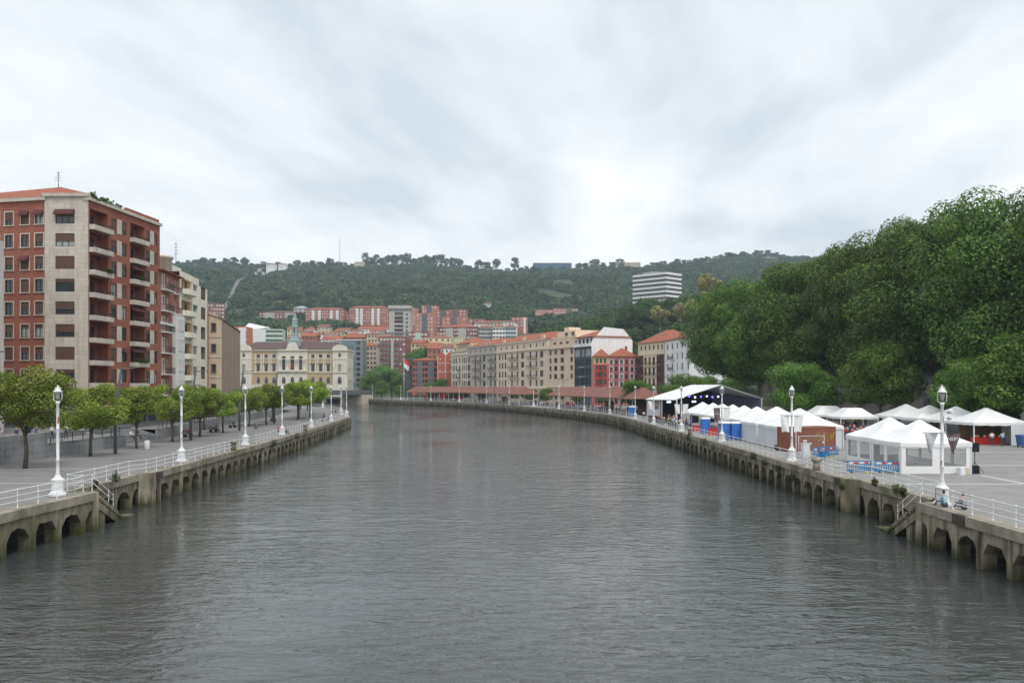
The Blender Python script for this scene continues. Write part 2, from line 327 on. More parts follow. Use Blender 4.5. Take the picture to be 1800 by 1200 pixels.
# ------------------------------------------------------------------ quay walls: bays of pier and haunched opening
def resample(path, step):
    P = [np.array(p, float) for p in path]; seg = [np.linalg.norm(P[i+1]-P[i]) for i in range(len(P)-1)]; Ltot = sum(seg)
    n = max(1, round(Ltot/step)); outp = []
    for k in range(n+1):
        s = Ltot*k/n; i = 0
        while i < len(seg)-1 and s > seg[i]: s -= seg[i]; i += 1
        outp.append(P[i]+(P[i+1]-P[i])*(s/seg[i]))
    return outp
def offset(path, dist):      # positive = to the right of travel
    P = [np.array(p, float) for p in path]; o = []
    for i, p in enumerate(P):
        d = P[min(i+1, len(P)-1)]-P[max(i-1, 0)]; d = d/np.linalg.norm(d); o.append(p+np.array((d[1], -d[0]))*dist)
    return o
def pier_mesh(v):
    m = MB(); j = [(.0, .0), (.06, -.05), (-.05, .06)][v]; hw = [.30, .33, .28][v]
    poly = [(-1.5, -.5), (1.5, -.5), (1.5, -1.08+j[0]), (.80, -1.14+j[1]), (hw, -1.72), (hw, -3.6), (-hw, -3.6), (-hw, -1.70), (-.78, -1.14+j[0]), (-1.5, -1.08+j[1])]
    # front and back as strips so that no n-gon is concave
    for y, fl in ((0.0, False), (.75, True)):
        q = lambda *ids: m.face([(poly[i][0], y, poly[i][1]) for i in (ids if fl else ids[::-1])])
        q(0, 9, 8, 3, 2, 1); q(8, 7, 4, 3); q(7, 6, 5, 4)
    for i in range(len(poly)):
        a, c = poly[i], poly[(i+1) % len(poly)]; m.face([(a[0], 0, a[1]), (a[0], .75, a[1]), (c[0], .75, c[1]), (c[0], 0, c[1])])
    if v == 2: m.box(-.12, .12, -.16, 0, -2.6, -.5)       # a buttress rib
    return m.mesh('pier', CONC)
PIER = [pier_mesh(i) for i in range(3)]
def cope_mesh(v):
    m = MB(); a = [-.14, -.11, -.17][v]; m.box(-1.49, 1.49, a, .85, -.5, .03); return m.mesh('coping_stone', COPE)
CPM = [cope_mesh(i) for i in range(3)]
FERN = leafmat('wall_weed', (.04, .055, .015), (.09, .11, .03))
def quay(name, label, segs, side):
    q = thing(name, (0, 0, 0), label, 'quay wall')
    back = MB(); i = 0
    for sg in segs:
        pts = resample(sg, 2.62)
        if side > 0: pts = pts       # left bank: viewer on the water sees travel direction left to right
        for a, c in zip(pts[:-1], pts[1:]):
            mid = (a+c)/2; d = c-a; ln = np.linalg.norm(d); d = d/ln
            if side < 0: d = -d
            rz = math.atan2(d[1], d[0]); i += 1
            if mid[1] < 26: continue
            put('pier', PIER[(i*7) % 11 % 3], q, (mid[0], mid[1], 0), rz, scale=(ln/3, 1, 1))
            put('coping_stone', CPM[(i*5) % 7 % 3], q, (mid[0], mid[1], random.uniform(-.008, .012)), rz, scale=(ln/3, 1, 1))
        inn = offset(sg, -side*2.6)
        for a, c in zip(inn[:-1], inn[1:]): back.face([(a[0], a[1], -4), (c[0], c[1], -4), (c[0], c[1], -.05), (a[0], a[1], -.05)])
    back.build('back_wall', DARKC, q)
    jm = MB()
    for s1, s2 in zip(segs[:-1], segs[1:]):
        a, c = np.array(s1[-1], float), np.array(s2[0], float); mid = (a+c)/2; d = c-a; ln = np.linalg.norm(d)
        jm.obox(mid, d/ln, ln+.25, .5, -3.6, .02)
    if len(segs) > 1: jm.build('return_wall', CONC, q)
    return q
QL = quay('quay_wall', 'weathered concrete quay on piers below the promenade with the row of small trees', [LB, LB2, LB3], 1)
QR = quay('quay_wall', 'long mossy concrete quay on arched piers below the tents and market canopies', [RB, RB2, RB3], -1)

# dark steel corner plates, weeds growing out of the joints
PLATE = mat('rusty_plate', (.07, .055, .05), .7, .3, 3)
for q, (x, y, dx) in ((QR, (24.85, 64.9, 1)), (QR, (24.25, 46.2, 1)), (QL, (-28.75, 69.3, -1))):
    m = MB(); m.box(x-.16, x+.2, y-.55, y+.55, -.52, .035); m.build('corner_plate', PLATE, q)
def weed(loc, r, q):
    n = 160; m = MB()
    for k in range(n):
        a = rng.normal(size=3); a /= np.linalg.norm(a); p = np.array(loc)+a*r*np.array((.7, 1, 1.1))*rng.uniform(.3, 1); s = rng.uniform(.05, .11)
        u = rng.normal(size=3); u /= np.linalg.norm(u); v2 = np.cross(a, u); v2 /= np.linalg.norm(v2)+1e-6
        m.face([p-u*s, p+v2*s*.6, p+u*s, p-v2*s*.6])
    m.build('weed', FERN, q)
for px, py, r in [(1540, 846, .34), (1579, 858, .42), (1590, 862, .4), (1645, 884, .35), (1690, 925, .4), (1735, 940, .5), (1768, 960, .6), (1500, 858, .4), (1482, 853, .3), (1345, 812, .5), (1370, 822, .5), (1325, 800, .5), (1240, 775, .6), (1210, 768, .6), (1255, 785, .5), (1395, 838, .4)]:
    X = 24.9 if py > 900 or px < 1500 else 25.8
    Y = X*F/(px-900)
    weed((X-.1, Y, fz(py, Y)), r, QR)
for px, py, r in [(200, 838, .5), (165, 850, .3), (406, 803, .6), (90, 905, .3), (455, 790, .5), (480, 778, .5), (520, 766, .6), (245, 850, .25)]:
    X = -29 if px < 240 else -30.5
    Y = X*F/(px-900); weed((X+.1, Y, fz(py, Y)), r, QL)

# stairs down to the water
def stair(name, label, x0, x1, ytop, n=13):
    rt = thing(name, ((x0+x1)/2, ytop, -2.5), label, 'stairs'); ox, oy, oz = (x0+x1)/2, ytop, -2.5
    for k in range(n):
        m = MB(); y0 = ytop+k*.36; z = -.02-k*.2; m.box(x0-ox, x1-ox, y0-oy, y0+.40-oy, z-.2-oz, z-oz); m.build('step', CONC, rt)
    m = MB(); ye = ytop+n*.36
    for a, c in (((ytop-.1, -.25), (ye, -.25-n*.2)),):
        m.hexa([(x0+.03-ox, a[0]-oy, a[1]-.55-oz), (x1-.03-ox, a[0]-oy, a[1]-.55-oz), (x1-.03-ox, c[0]-oy, c[1]-.4-oz), (x0+.03-ox, c[0]-oy, c[1]-.4-oz)],
               [(x0+.03-ox, a[0]-oy, a[1]-oz), (x1-.03-ox, a[0]-oy, a[1]-oz), (x1-.03-ox, c[0]-oy, c[1]-oz), (x0+.03-ox, c[0]-oy, c[1]-oz)])
    m.build('stringer', CONC, rt)
    m = MB(); m.box(x0+.1-ox, x1-.1-ox, ytop+1.1-oy, ytop+1.8-oy, -1.0, 1.5); m.build('support_pier', CONC, rt)
    m = MB(); m.box(x0-.05-ox, x1-ox, ye-.1-oy, ye+1.5-oy, -1.0, .12); m.build('landing', CONC, rt)
    return rt
stair('water_stairs', 'mossy concrete stairs going down to the water by the couple sitting on the quay', 24.35, 25.6, 51.1)
stair('water_stairs', 'concrete stairs with short white handrail down to the water below the rusty lamp post', -29.0, -27.75, 56.6)

# ------------------------------------------------------------------ lamps and railings
def lamp_parts():
    base = MB(); base.lathe([(.54, 0), (.54, .14), (.46, .18), (.44, .24), (.37, .30), (.345, .92), (.40, .96), (.40, 1.04), (.30, 1.09), (.20, 1.18), (.16, 1.30), (.13, 1.36)], 8, rot=R(22.5), sm=False)
    sh = MB(); sh.lathe([(.125, 1.36), (.13, 1.42), (.105, 1.5), (.10, 2.2), (.12, 2.23), (.12, 2.28), (.10, 2.31), (.095, 4.2), (.11, 4.23), (.11, 4.28), (.092, 4.3), (.088, 5.8), (.12, 5.84), (.13, 5.95), (.09, 6.0)], 12)
    br = MB()
    for s in (-1, 1): br.tube([(0, 0, 5.98), (s*.16, 0, 6.0), (s*.235, 0, 6.08), (s*.245, 0, 6.3), (s*.22, 0, 6.62)], .026, 6)
    for s in (-1, 1): br.tube([(s*.2, 0, 6.73), (s*.11, 0, 6.90), (0, 0, 6.94)], .022, 6)
    lan = MB(); lan.lathe([(.08, 6.1), (.11, 6.2), (.15, 6.45), (.165, 6.58)], 8)
    cap = MB(); cap.lathe([(.28, 6.58), (.28, 6.62), (.18, 6.70), (.14, 6.76), (.09, 6.84), (.04, 6.88), (.04, 6.96), (.02, 7.03)], 12)
    return [('base', base.mesh('lamp_base', WHITE)), ('shaft', sh.mesh('lamp_shaft', WHITER)), ('bracket', br.mesh('lamp_bracket', WHITE)), ('lantern', lan.mesh('lantern_glass', LGL)), ('cap', cap.mesh('lamp_cap', WHITE))]
WHITER = mat('white_paint_rusting', (.72, .73, .74), .45, .05, 3, patch=(.64, .64, .62))
tt = WHITER.node_tree      # rust breaking through at the middle of the shafts
gg = tt.nodes.new('ShaderNodeNewGeometry'); sp = tt.nodes.new('ShaderNodeSeparateXYZ'); tt.links.new(gg.outputs['Position'], sp.inputs[0])
nn = tt.nodes.new('ShaderNodeTexNoise'); nn.inputs['Scale'].default_value = 1.7; nn.inputs['Detail'].default_value = 5; mp_ = tt.nodes.new('ShaderNodeMapping'); mp_.inputs['Scale'].default_value = (3, 3, .8); tt.links.new(gg.outputs['Position'], mp_.inputs[0]); tt.links.new(mp_.outputs[0], nn.inputs['Vector'])
mr = tt.nodes.new('ShaderNodeMapRange'); mr.inputs[1].default_value = .60; mr.inputs[2].default_value = .66; tt.links.new(nn.outputs['Fac'], mr.inputs[0])
bs = tt.nodes['Principled BSDF']; src = bs.inputs['Base Color'].links[0].from_socket
mq = tt.nodes.new('ShaderNodeMixRGB'); tt.links.new(mr.outputs[0], mq.inputs[0]); tt.links.new(src, mq.inputs[1]); mq.inputs[2].default_value = (.30, .14, .06, 1); tt.links.new(mq.outputs[0], bs.inputs['Base Color'])
LGL = mat('lantern_glass', (.33, .34, .35), .15, .1, spec=.6)
LP = lamp_parts()
def lamp(x, y, label, group):
    rt = thing('quay_lamp', (x, y, .03), label, 'lamp post', group, rz=random.uniform(-.3, .3))
    for n, me in LP: put(n, me, rt)
    return rt
LLAMP = [(-28.9, 54.3), (-30.4, 78.5), (-31.4, 100.5), (-32.6, 121), (-34.0, 144.5), (-35.8, 169), (-37.9, 195.5), (-41.0, 205), (-46.3, 231), (-61.4, 277), (-84, 309)]
RLAMP = [(25.15, 49.9), (26.0, 79.3), (26.2, 106.5), (26.0, 131), (25.9, 156), (26.0, 180), (24.2, 211), (20.0, 236), (14.3, 260), (7.2, 286), (-1, 315), (-10.2, 344), (-23, 373), (-38.6, 406), (-56, 430), (-75, 458)]
for i, p in enumerate(LLAMP): lamp(*p, f'white cast iron lamp post on the tree-lined promenade edge, {ORD[i]} along its railing', 'lamp posts on the promenade')
lampR = [lamp(*p, f'white cast iron lamp post on the quay of tents and canopies, {ORD[i]} along its railing', 'lamp posts on the market quay') for i, p in enumerate(RLAMP)]

pm = MB(); pm.lathe([(.055, 0), (.055, .05), (.026, .08), (.024, .34), (.045, .38), (.024, .42), (.024, .66), (.048, .71), (.024, .76), (.024, 1.0), (.055, 1.05), (.035, 1.11), (.01, 1.12)], 6)
POST = pm.mesh('rail_post', WHITE)
def railing(path, label, group):
    pts = resample(path, 1.95)
    o = pts[0]; rt = thing('railing', (o[0], o[1], .03), label, 'railing', group)
    for p in pts: put('post', POST, rt, (p[0]-o[0], p[1]-o[1], 0))
    for z, r in ((1.05, .03), (.71, .024), (.38, .024)):
        m = MB(); m.tube([(p[0]-o[0], p[1]-o[1], z) for p in pts], r, 6); m.build('rail', WHITE, rt)
def cut(path, stops):      # split a polyline near the given points
    P = resample(path, .5); cutk = sorted({int(np.argmin([np.hypot(*(p-np.array(s))) for p in P])) for s in stops}); k0 = 0; outl = []
    for k in cutk+[len(P)-1]:
        if k-k0 > 3: outl.append(P[k0:k+1])
        k0 = k
    return outl
lpath = offset(LB, -.4)+offset(LB2, -.4)+offset(LB3, -.4)
lpath = [p for p in lpath if p[1] > -1e9]; lpath[0] = np.array((-28.4, 28.0))
for i, s in enumerate(cut(lpath, LLAMP)): railing(s, f'white three-bar railing on the promenade edge, {ORD[i]} stretch between its lamp posts', 'railings on the promenade')
rpath = offset(RB, .4)+offset(RB2, .4)+offset(RB3, .4); rpath[0] = np.array((24.8, 26.0))
for i, s in enumerate(cut(rpath, RLAMP)): railing(s, f'white three-bar railing on the market quay, {ORD[i]} stretch between its lamp posts', 'railings on the market quay')
# short handrails of the two stairs
for lab, x, y0 in (('short white handrail of the stairs beside the sitting couple', 24.5, 51.1), ('short white handrail of the stairs under the rusty lamp post', -27.9, 56.6)):
    rt = thing('stair_handrail', (x, y0, 0), lab, 'handrail'); ps = [(0, .1, 0), (0, 2.4, -1.28), (0, 3.1, -1.66)]
    for p in ps: put('post', POST, rt, p)
    for z in (1.05, .62):
        m = MB(); m.tube([(p[0], p[1], p[2]+z) for p in ps], .026, 6); m.build('rail', WHITE, rt)

# stone mooring bollards on the quay edge
m = MB(); m.lathe([(.3, 0), (.28, .5), (.26, .72), (.42, .8), (.44, .92), (.38, 1.0), (.1, 1.03)], 10); BOL = m.mesh('bollard', COPE)
for i, (x, y) in enumerate([(25.15, 70.5), (25.2, 121), (-30.2, 92.5), (-32.2, 133)]):
    put('mooring_bollard', BOL, None, (x, y, .03), label='grey stone mooring bollard on the '+['quay edge beside the blue barriers', 'quay edge below the line of white tents', 'promenade edge after the second lamp post', 'promenade edge beside the fourth and fifth lamp posts'][i], cat='bollard', group='mooring bollards')

# ------------------------------------------------------------------ granite retaining wall, block by block
rw = thing('retaining_wall', (0, 0, 0), 'grey granite block wall between the promenade and the upper street', 'wall')
GB = []
for v in range(4):
    m = MB(); t_ = [0, .02, -.015, .01][v]; m.box(-.745, .745, -.02-t_, .5, .008, .612); GB.append(m.mesh('granite_block', GRAN))
core = MB()
for path in (WL, WL2):
    pts = resample(path, 1.5)
    for i, (a, c) in enumerate(zip(pts[:-1], pts[1:])):
        mid = (a+c)/2; d = (c-a); ln = np.linalg.norm(d); d /= ln; rz = math.atan2(d[1], d[0]); top = 4 if mid[1] < 84 else 2
        if mid[1] > 215: continue
        for r in range(top): put('granite_block', GB[random.randrange(4)], rw, (mid[0]+(d[0]*.7 if r % 2 else 0), mid[1]+(d[1]*.7 if r % 2 else 0), r*.62), rz, scale=(ln/1.5, 1, 1))
        hz = top*.62; core.obox(mid-np.array((d[1], -d[0]))*.3, d, ln*1.02, .42, 0, hz-.01)
core.build('wall_core', GRAN, rw)
# steps up through the wall
st = thing('promenade_steps', (-47.5, 106, 0), 'wide granite steps up through the wall to the upper street', 'steps')
for k in range(7):
    m = MB(); m.box(2.2-.45*k-.45-1.6, 2.2-.45*k-.02-1.6, -5.6, 5.6, 0, .186*(k+1)); m.build('step', GRAN, st)
for s in (-1, 1):
    m = MB(); m.hexa([(-2.4, s*5.9-.25, 0), (1.2, s*5.9-.25, 0), (1.2, s*5.9+.25, 0), (-2.4, s*5.9+.25, 0)], [(-2.4, s*5.9-.25, 1.6), (1.2, s*5.9-.25, .5), (1.2, s*5.9+.25, .5), (-2.4, s*5.9+.25, 1.6)]); m.build('side_wall', GRAN, st)
def iron_rail(path, z, label, step=2.0):
    pts = resample(path, step); o = pts[0]; rt = thing('street_railing', (o[0], o[1], z), label, 'railing', 'dark street railings')
    m = MB(); m.box(-.03, .03, -.03, .03, 0, 1.0); PM = m.mesh('post', IRON)
    for p in pts: put('post', PM, rt, (p[0]-o[0], p[1]-o[1], 0))
    for zz_ in (1.0, .55): m = MB(); m.tube([(p[0]-o[0], p[1]-o[1], zz_) for p in pts], .03, 4); m.build('rail', IRON, rt)
iron_rail([(-45.7, 84.5), (-45.5, 99)], 1.25, 'dark iron railing on the granite wall before the steps')
iron_rail([(-46.6, 112.5), (-51.2, 148)], 1.25, 'dark iron railing on the granite wall just past the steps')
iron_rail([(-51.3, 149), (-55.2, 194), (-62.2, 238)], 1.25, 'dark iron railing on the far end of the granite wall by the parked cars')
# ------------------------------------------------------------------ building kit
WCACHE = {}
def winmesh(w, h, fr=DARKF, sh=None, sf=0.0, sur=None, depth=.18, div=2, gl=GLASS, arch=False):
    key = (round(w, 2), round(h, 2), fr.name, sh.name if sh else '', round(sf, 2), sur.name if sur else '', depth, div, gl.name, arch)
    if key in WCACHE: return WCACHE[key]
    m = MB(); t = min(.08, w*.09); y = depth
    m.face([(-w/2, y-.01, 0), (w/2, y-.01, 0), (w/2, y-.01, h), (-w/2, y-.01, h)], 1)
    for x0, x1, z0, z1 in [(-w/2, -w/2+t, 0, h), (w/2-t, w/2, 0, h), (-w/2+t, w/2-t, 0, t), (-w/2+t, w/2-t, h-t, h)]: m.box(x0, x1, y-.07, y-.012, z0, z1, 0)
    for k in range(1, div): m.box(-w/2+w*k/div-t*.5, -w/2+w*k/div+t*.5, y-.065, y-.012, t, h-t, 0)
    if sh and sf > 0: m.box(-w/2+.02, w/2-.02, y-.10, y-.075, h*(1-sf), h-.02, 2)
    if sur:
        s = .14; o = .05
        for x0, x1, z0, z1 in [(-w/2-s, -w/2, -.02, h+s), (w/2, w/2+s, -.02, h+s), (-w/2, w/2, h, h+s)]: m.box(x0, x1, -o, .0-.002, z0, z1, 3)
        m.box(-w/2-s-.05, w/2+s+.05, -o-.08, -.002, -.14, -.02, 3)
    if arch:
        pts = [(-w/2, h)]+[(-w/2*math.cos(a), h+w/2*math.sin(a)) for a in np.linspace(.2, math.pi-.2, 8)]+[(w/2, h)]
        m.hexa([(p[0], y-.02, p[1]) for p in pts], [(p[0], -.03, p[1]) for p in pts], 1)
    me = m.mesh('window', [fr, gl, sh or SHUT, sur or fr]); WCACHE[key] = me
    return me
def unit(A, B):
    d = np.array(B, float)[:2]-np.array(A, float)[:2]; ln = np.linalg.norm(d); return d/ln, ln
def upx(A, B, px):      # distance along A->B at which the facade crosses photo column px
    d, ln = unit(A, B); r = (px-900)/F; return (r*A[1]-A[0])/(d[0]-r*d[1])
class Bld:
    def __init__(s, name, label, loc, cat='building', group=None):
        s.o = np.array((loc[0], loc[1], loc[2] if len(loc) > 2 else 0.0)); s.root = thing(name, tuple(s.o), label, cat, group)
        s.parts = {}
    def mb(s, part, mats):
        if part not in s.parts: s.parts[part] = (MB(), mats if isinstance(mats, list) else [mats])
        return s.parts[part][0]
    def P(s, A, B, u, z, out=0.0):
        d, ln = unit(A, B); n = np.array((d[1], -d[0])); p = np.array(A[:2], float)+d*u+n*out
        return (p[0]-s.o[0], p[1]-s.o[1], z-s.o[2])
    def wall(s, part, ma, A, B, z0, z1, holes=(), depth=.2):
        m = s.mb(part, ma); d, ln = unit(A, B)
        us = sorted({0.0, ln}|{v for h in holes for v in h[:2]}); zs = sorted({z0, z1}|{v for h in holes for v in h[2:4]})
        for a, c in zip(us[:-1], us[1:]):
            for e_, g_ in zip(zs[:-1], zs[1:]):
                um, zm = (a+c)/2, (e_+g_)/2
                if any(h[0] < um < h[1] and h[2] < zm < h[3] for h in holes): continue
                m.face([s.P(A, B, a, e_), s.P(A, B, c, e_), s.P(A, B, c, g_), s.P(A, B, a, g_)])
        for h in holes:
            a, c, e_, g_ = h[:4]; dp = h[4] if len(h) > 4 else depth
            for (u0, v0), (u1, v1) in (((a, e_), (c, e_)), ((c, e_), (c, g_)), ((c, g_), (a, g_)), ((a, g_), (a, e_))):
                m.face([s.P(A, B, u0, v0), s.P(A, B, u1, v1), s.P(A, B, u1, v1, -dp), s.P(A, B, u0, v0, -dp)])
            m.face([s.P(A, B, a, e_, -dp-.01), s.P(A, B, c, e_, -dp-.01), s.P(A, B, c, g_, -dp-.01), s.P(A, B, a, g_, -dp-.01)])
    def window(s, A, B, u, z, w, h, out=0.0, name='window', **k):
        d, ln = unit(A, B); return put(name, winmesh(w, h, **k), s.root, s.P(A, B, u, z, out), math.atan2(d[1], d[0]))
    def slab(s, part, ma, A, B, u0, u1, z0, z1, o0, o1, own=None):
        m = MB() if own else s.mb(part, ma); m.hexa([s.P(A, B, u0, z0, o1), s.P(A, B, u1, z0, o1), s.P(A, B, u1, z0, o0), s.P(A, B, u0, z0, o0)], [s.P(A, B, u0, z1, o1), s.P(A, B, u1, z1, o1), s.P(A, B, u1, z1, o0), s.P(A, B, u0, z1, o0)])
        if own: return m.build(own, ma, s.root)
    def balcony(s, A, B, u0, u1, z, out=.9, ma=None, rail=IRON, solid=0.0, bars=True):
        """floor slab as a part, its railing a sub-part"""
        b = s.slab('', ma or CREAM, A, B, u0, u1, z-.16, z, .0, out, own='balcony')
        if solid: s2 = MB(); 
        m = MB()
        def seg(a, c, o0, o1, z0, z1): m.hexa([s.P(A, B, a, z0, o1), s.P(A, B, c, z0, o1), s.P(A, B, c, z0, o0), s.P(A, B, a, z0, o0)], [s.P(A, B, a, z1, o1), s.P(A, B, c, z1, o1), s.P(A, B, c, z1, o0), s.P(A, B, a, z1, o0)])
        if solid:
            seg(u0, u1, out-.12, out-.005, z+.002, z+solid); seg(u0+.003, u0+.12, 0, out-.121, z+.002, z+solid); seg(u1-.12, u1-.003, 0, out-.121, z+.002, z+solid)
            m.build('parapet', ma or CREAM, b); m = MB()
        zb = z+solid
        seg(u0+.02, u1-.02, out-.09, out-.03, z+.94, z+1.0)
        for u in (u0+.03, u1-.09): seg(u, u+.06, 0, out-.095, z+.94, z+1.0)
        nb = max(2, int((u1-u0)/.22))
        for k in range(nb+1):
            u = u0+.04+(u1-u0-.1)*k/nb; seg(u, u+.025, out-.075, out-.045, zb+.002, z+.938)
        m.build('balcony_railing', rail, b); return b
    def hip(s, ma, A, B, D, z, h, ov=.5, e=None, part='roof', t=.12):
        d, ln = unit(A, B); e = min(ln, D)*.5 if e is None else e
        c = [s.P(A, B, -ov, z, ov), s.P(A, B, ln+ov, z, ov), s.P(A, B, ln+ov, z, -D-ov), s.P(A, B, -ov, z, -D-ov)]
        r1, r2 = s.P(A, B, min(e, ln/2-.01)-(ov if e == 0 else 0), z+h, -D/2), s.P(A, B, max(ln-e, ln/2+.01)+(ov if e == 0 else 0), z+h, -D/2)
        m = s.mb(part, ma); up = lambda p: (p[0], p[1], p[2]+t)
        cu = [up(p) for p in c]
        m.face([cu[0], cu[1], r2, r1]); m.face([cu[2], cu[3], r1, r2]); m.face([cu[1], cu[2], r2]); m.face([cu[3], cu[0], r1])
        for i in range(4): m.face([c[i], c[(i+1) % 4], cu[(i+1) % 4], cu[i]])
        m.face(c[::-1])
    def done(s):
        for k, (m, ma) in s.parts.items():
            if m.f: m.build(k.rstrip('0123456789'), ma, s.root)
        return s.root
    def rect(s, A, B, D):      # back corners
        d, ln = unit(A, B); n = np.array((d[1], -d[0])); return tuple(np.array(B[:2])-n*D), tuple(np.array(A[:2])-n*D)
def gridrow(us, zs, w, h): return [(u-w/2, u+w/2, z, z+h) for u in us for z in zs]

def block(name, label, A, B, D, z0, z1, wall, wins, roof=None, sidewins=None, group=None, cornice=None, **wk):
    """rectangular building: wins = (columns u, rows z, w, h) on the front; roof = (material, height, inset) or None for flat parapet"""
    b = Bld(name, label, ((A[0]+B[0])/2, (A[1]+B[1])/2, z0), group=group); C_, D_ = b.rect(A, B, D)
    us, zs, w, h = wins; b.wall('wall', wall, A, B, z0, z1, gridrow(us, zs, w, h))
    for u in us:
        for z in zs: b.window(A, B, u, z, w, h, **{k: (random.choice(v) if isinstance(v, list) else v) for k, v in wk.items()})
    for P0, P1 in ((B, C_), (D_, A)):
        d, ln = unit(P0, P1); sw = []
        if sidewins and ln > 4:
            n = max(1, int(ln/4)); su = [ln*(k+.5)/n for k in range(n)]; sw = gridrow(su, zs, sidewins, h)
            for u in su:
                for z in zs: b.window(P0, P1, u, z, sidewins, h, **{k: (random.choice(v) if isinstance(v, list) else v) for k, v in wk.items()})
        b.wall('wall', wall, P0, P1, z0, z1, sw)
    b.wall('wall', wall, C_, D_, z0, z1)
    if roof: b.hip(roof[0], A, B, D, z1, roof[1], ov=.45, e=roof[2] if len(roof) > 2 else None)
    else:
        m = b.mb('roof', TARP); m.face([b.P(A, B, 0, z1-.4), b.P(A, B, unit(A, B)[1], z1-.4), b.P(A, B, unit(A, B)[1], z1-.4, -D), b.P(A, B, 0, z1-.4, -D)])
    if cornice: b.slab('cornice', cornice, A, B, -.15, unit(A, B)[1]+.15, z1-.45, z1+.02, .002, .35)
    return b
TARP = mat('flat_roof', (.16, .155, .15), .9, .15)

# ------------------------------------------------------------------ brick corner block on the promenade side
P0, P1, P2, P3, P4, P5 = (-84, 119.6), (-63, 115), (-57.1, 115), (-55.3, 134), (-73, 136.5), (-86, 138)
b = Bld('apartment_building', 'tall red brick corner block with pale stone corner bay and tiers of balconies', (-66, 124, 1.3))
Z0, ZT = 1.3, 32.0; rows = [28.85-3.056*k for k in range(9)]
lu = [upx(P0, P1, p) for p in (16, 44, 69)]; lu = [lu[0]-4.4, lu[0]-2.2]+lu; ll = unit(P0, P1)[1]
b.wall('brick_wall', BRICK, P0, P1, Z0, ZT, gridrow(lu, rows, 1.3, 1.75))
b.wall('stone_bay', STONE, P1, P2, Z0, 32.5, gridrow([2.75], rows, 2.6, 1.75))
rec = [(.35, 4.75, z-.55, z+2.15, 1.5) for z in rows]+[(10.5, 14.5, z-.55, z+2.15, 1.5) for z in rows]
ru = [6.2, 8.9, 15.6, 17.7]
b.wall('brick_wall', BRICK, P2, P3, Z0, ZT, gridrow(ru, rows, 1.35, 1.85)+rec)
for A, B in ((P3, P4), (P4, P5), (P5, P0)): b.wall('brick_wall', BRICK, A, B, Z0, ZT)
sf = [0, .25, .45, .6, .85, 1, 1]
def shutwin(A, B, u, z, w, h, sur=None, div=2, **k):
    o = b.window(A, B, u, z, w, h, sur=sur, div=div, gl=random.choice([GLASS, GLASS, GLASSL]), **k); f = random.choice(sf)
    if f: d, _ = unit(A, B); m = MB(); m.box(-w/2+.03, w/2-.03, .075, .10, h*(1-f), h-.02); m.build('shutter', SHUT, o)
for z in rows:
    for u in lu: shutwin(P0, P1, u, z, 1.3, 1.75, sur=STONE)
    shutwin(P1, P2, 2.75, z, 2.6, 1.75, div=3)
    for u in ru: shutwin(P2, P3, u, z, 1.35, 1.85)
    for u in (7.55, 16.65): b.slab('', STONE, P2, P3, u-.6, u+.6, z-.12, z+1.97, .002, .05, own='stone_panel')
    for u0, u1 in ((.15, 4.95), (10.3, 14.7)):
        b.balcony(P2, P3, u0, u1, z-.55, out=.75, ma=STONE, solid=.5)
        for du in (1.0, 2.6): b.window(P2, P3, u0+du+.35, z-.5, 1.15, 2.2, out=-1.31, name='balcony_door', fr=DARKF)
        b.slab('', STONE, P2, P3, u0+.25, u0+.75, z-.5, z+2.1, -1.45, -1.3, own='recess_panel')
for A, B, zz_, ma in ((P0, P1, ZT, STONE), (P1, P2, 32.5, STONE), (P2, P3, ZT+.02, STONE)): b.slab('cornice', STONE, A, B, -.2, unit(A, B)[1]+.2, zz_-.02, zz_+.42, -.6, .32)
m = b.mb('roof', TILE); ap1, ap2 = (-64.5, 122, 35.4), (-82, 127, 35.2); q = lambda *P: m.face([(p[0]-b.o[0], p[1]-b.o[1], p[2]-b.o[2]) for p in P])
e_ = [(-84, 119.2, 32.4), (-63, 114.7, 32.45), (-57.2, 114.7, 32.9), (-56.4, 124, 32.5), (-58, 130, 32.4), (-84, 137, 32.4)]
q(e_[0], e_[1], ap1, ap2); q(e_[1], e_[2], ap1); q(e_[2], e_[3], ap1); q(e_[3], e_[4], ap1); q(e_[4], e_[5], ap2, ap1); q(e_[5], e_[0], ap2)
m = b.mb('roof_deck', TARP); q(*[(p[0], p[1], 32.2) for p in (P0, P1, P2, P3, P4, P5)])
b.slab('parapet', BRICK, P2, P3, 9.6, 19.0, ZT+.42, ZT+1.0, -.5, -.05)
FL = leafmat('balcony_plants', (.05, .09, .02), (.10, .16, .04))
def greens(pts, size=.5, n=60):
    m = MB()
    for p in pts:
        for k in range(n):
            c = np.array(p)-b.o+rng.normal(size=3)*size*np.array((.5, .7, .4)); u = rng.normal(size=3)*.13; v2 = rng.normal(size=3)*.1; m.face([c-u, c+v2, c+u, c-v2])
    return m
greens([(-56.9, y, 32.8) for y in (116, 118.5, 121, 123.2)]).build('roof_plants', FL, b.root)
greens([b.o+np.array(b.P(P2, P3, u, rows[r]+.2, .7)) for u, r in ((3.5, 2), (4.1, 2), (12, 6), (13, 6), (13.6, 6), (12.5, 2))], .3, 70).build('balcony_plants', FL, b.root)
def antenna(x, y, z, h, parent, o):
    m = MB(); m.tube([(x-o[0], y-o[1], z-o[2]), (x-o[0], y-o[1], z+h-o[2])], .05, 5)
    for k in range(4): zz_ = z+h*(.45+.16*k)-o[2]; m.tube([(x-o[0]-.5+.08*k, y-o[1], zz_), (x-o[0]+.5-.08*k, y-o[1], zz_)], .03, 4)
    m.build('antenna', STEEL, parent)
antenna(-63.8, 120, 34.9, 2.2, b.root, b.o)
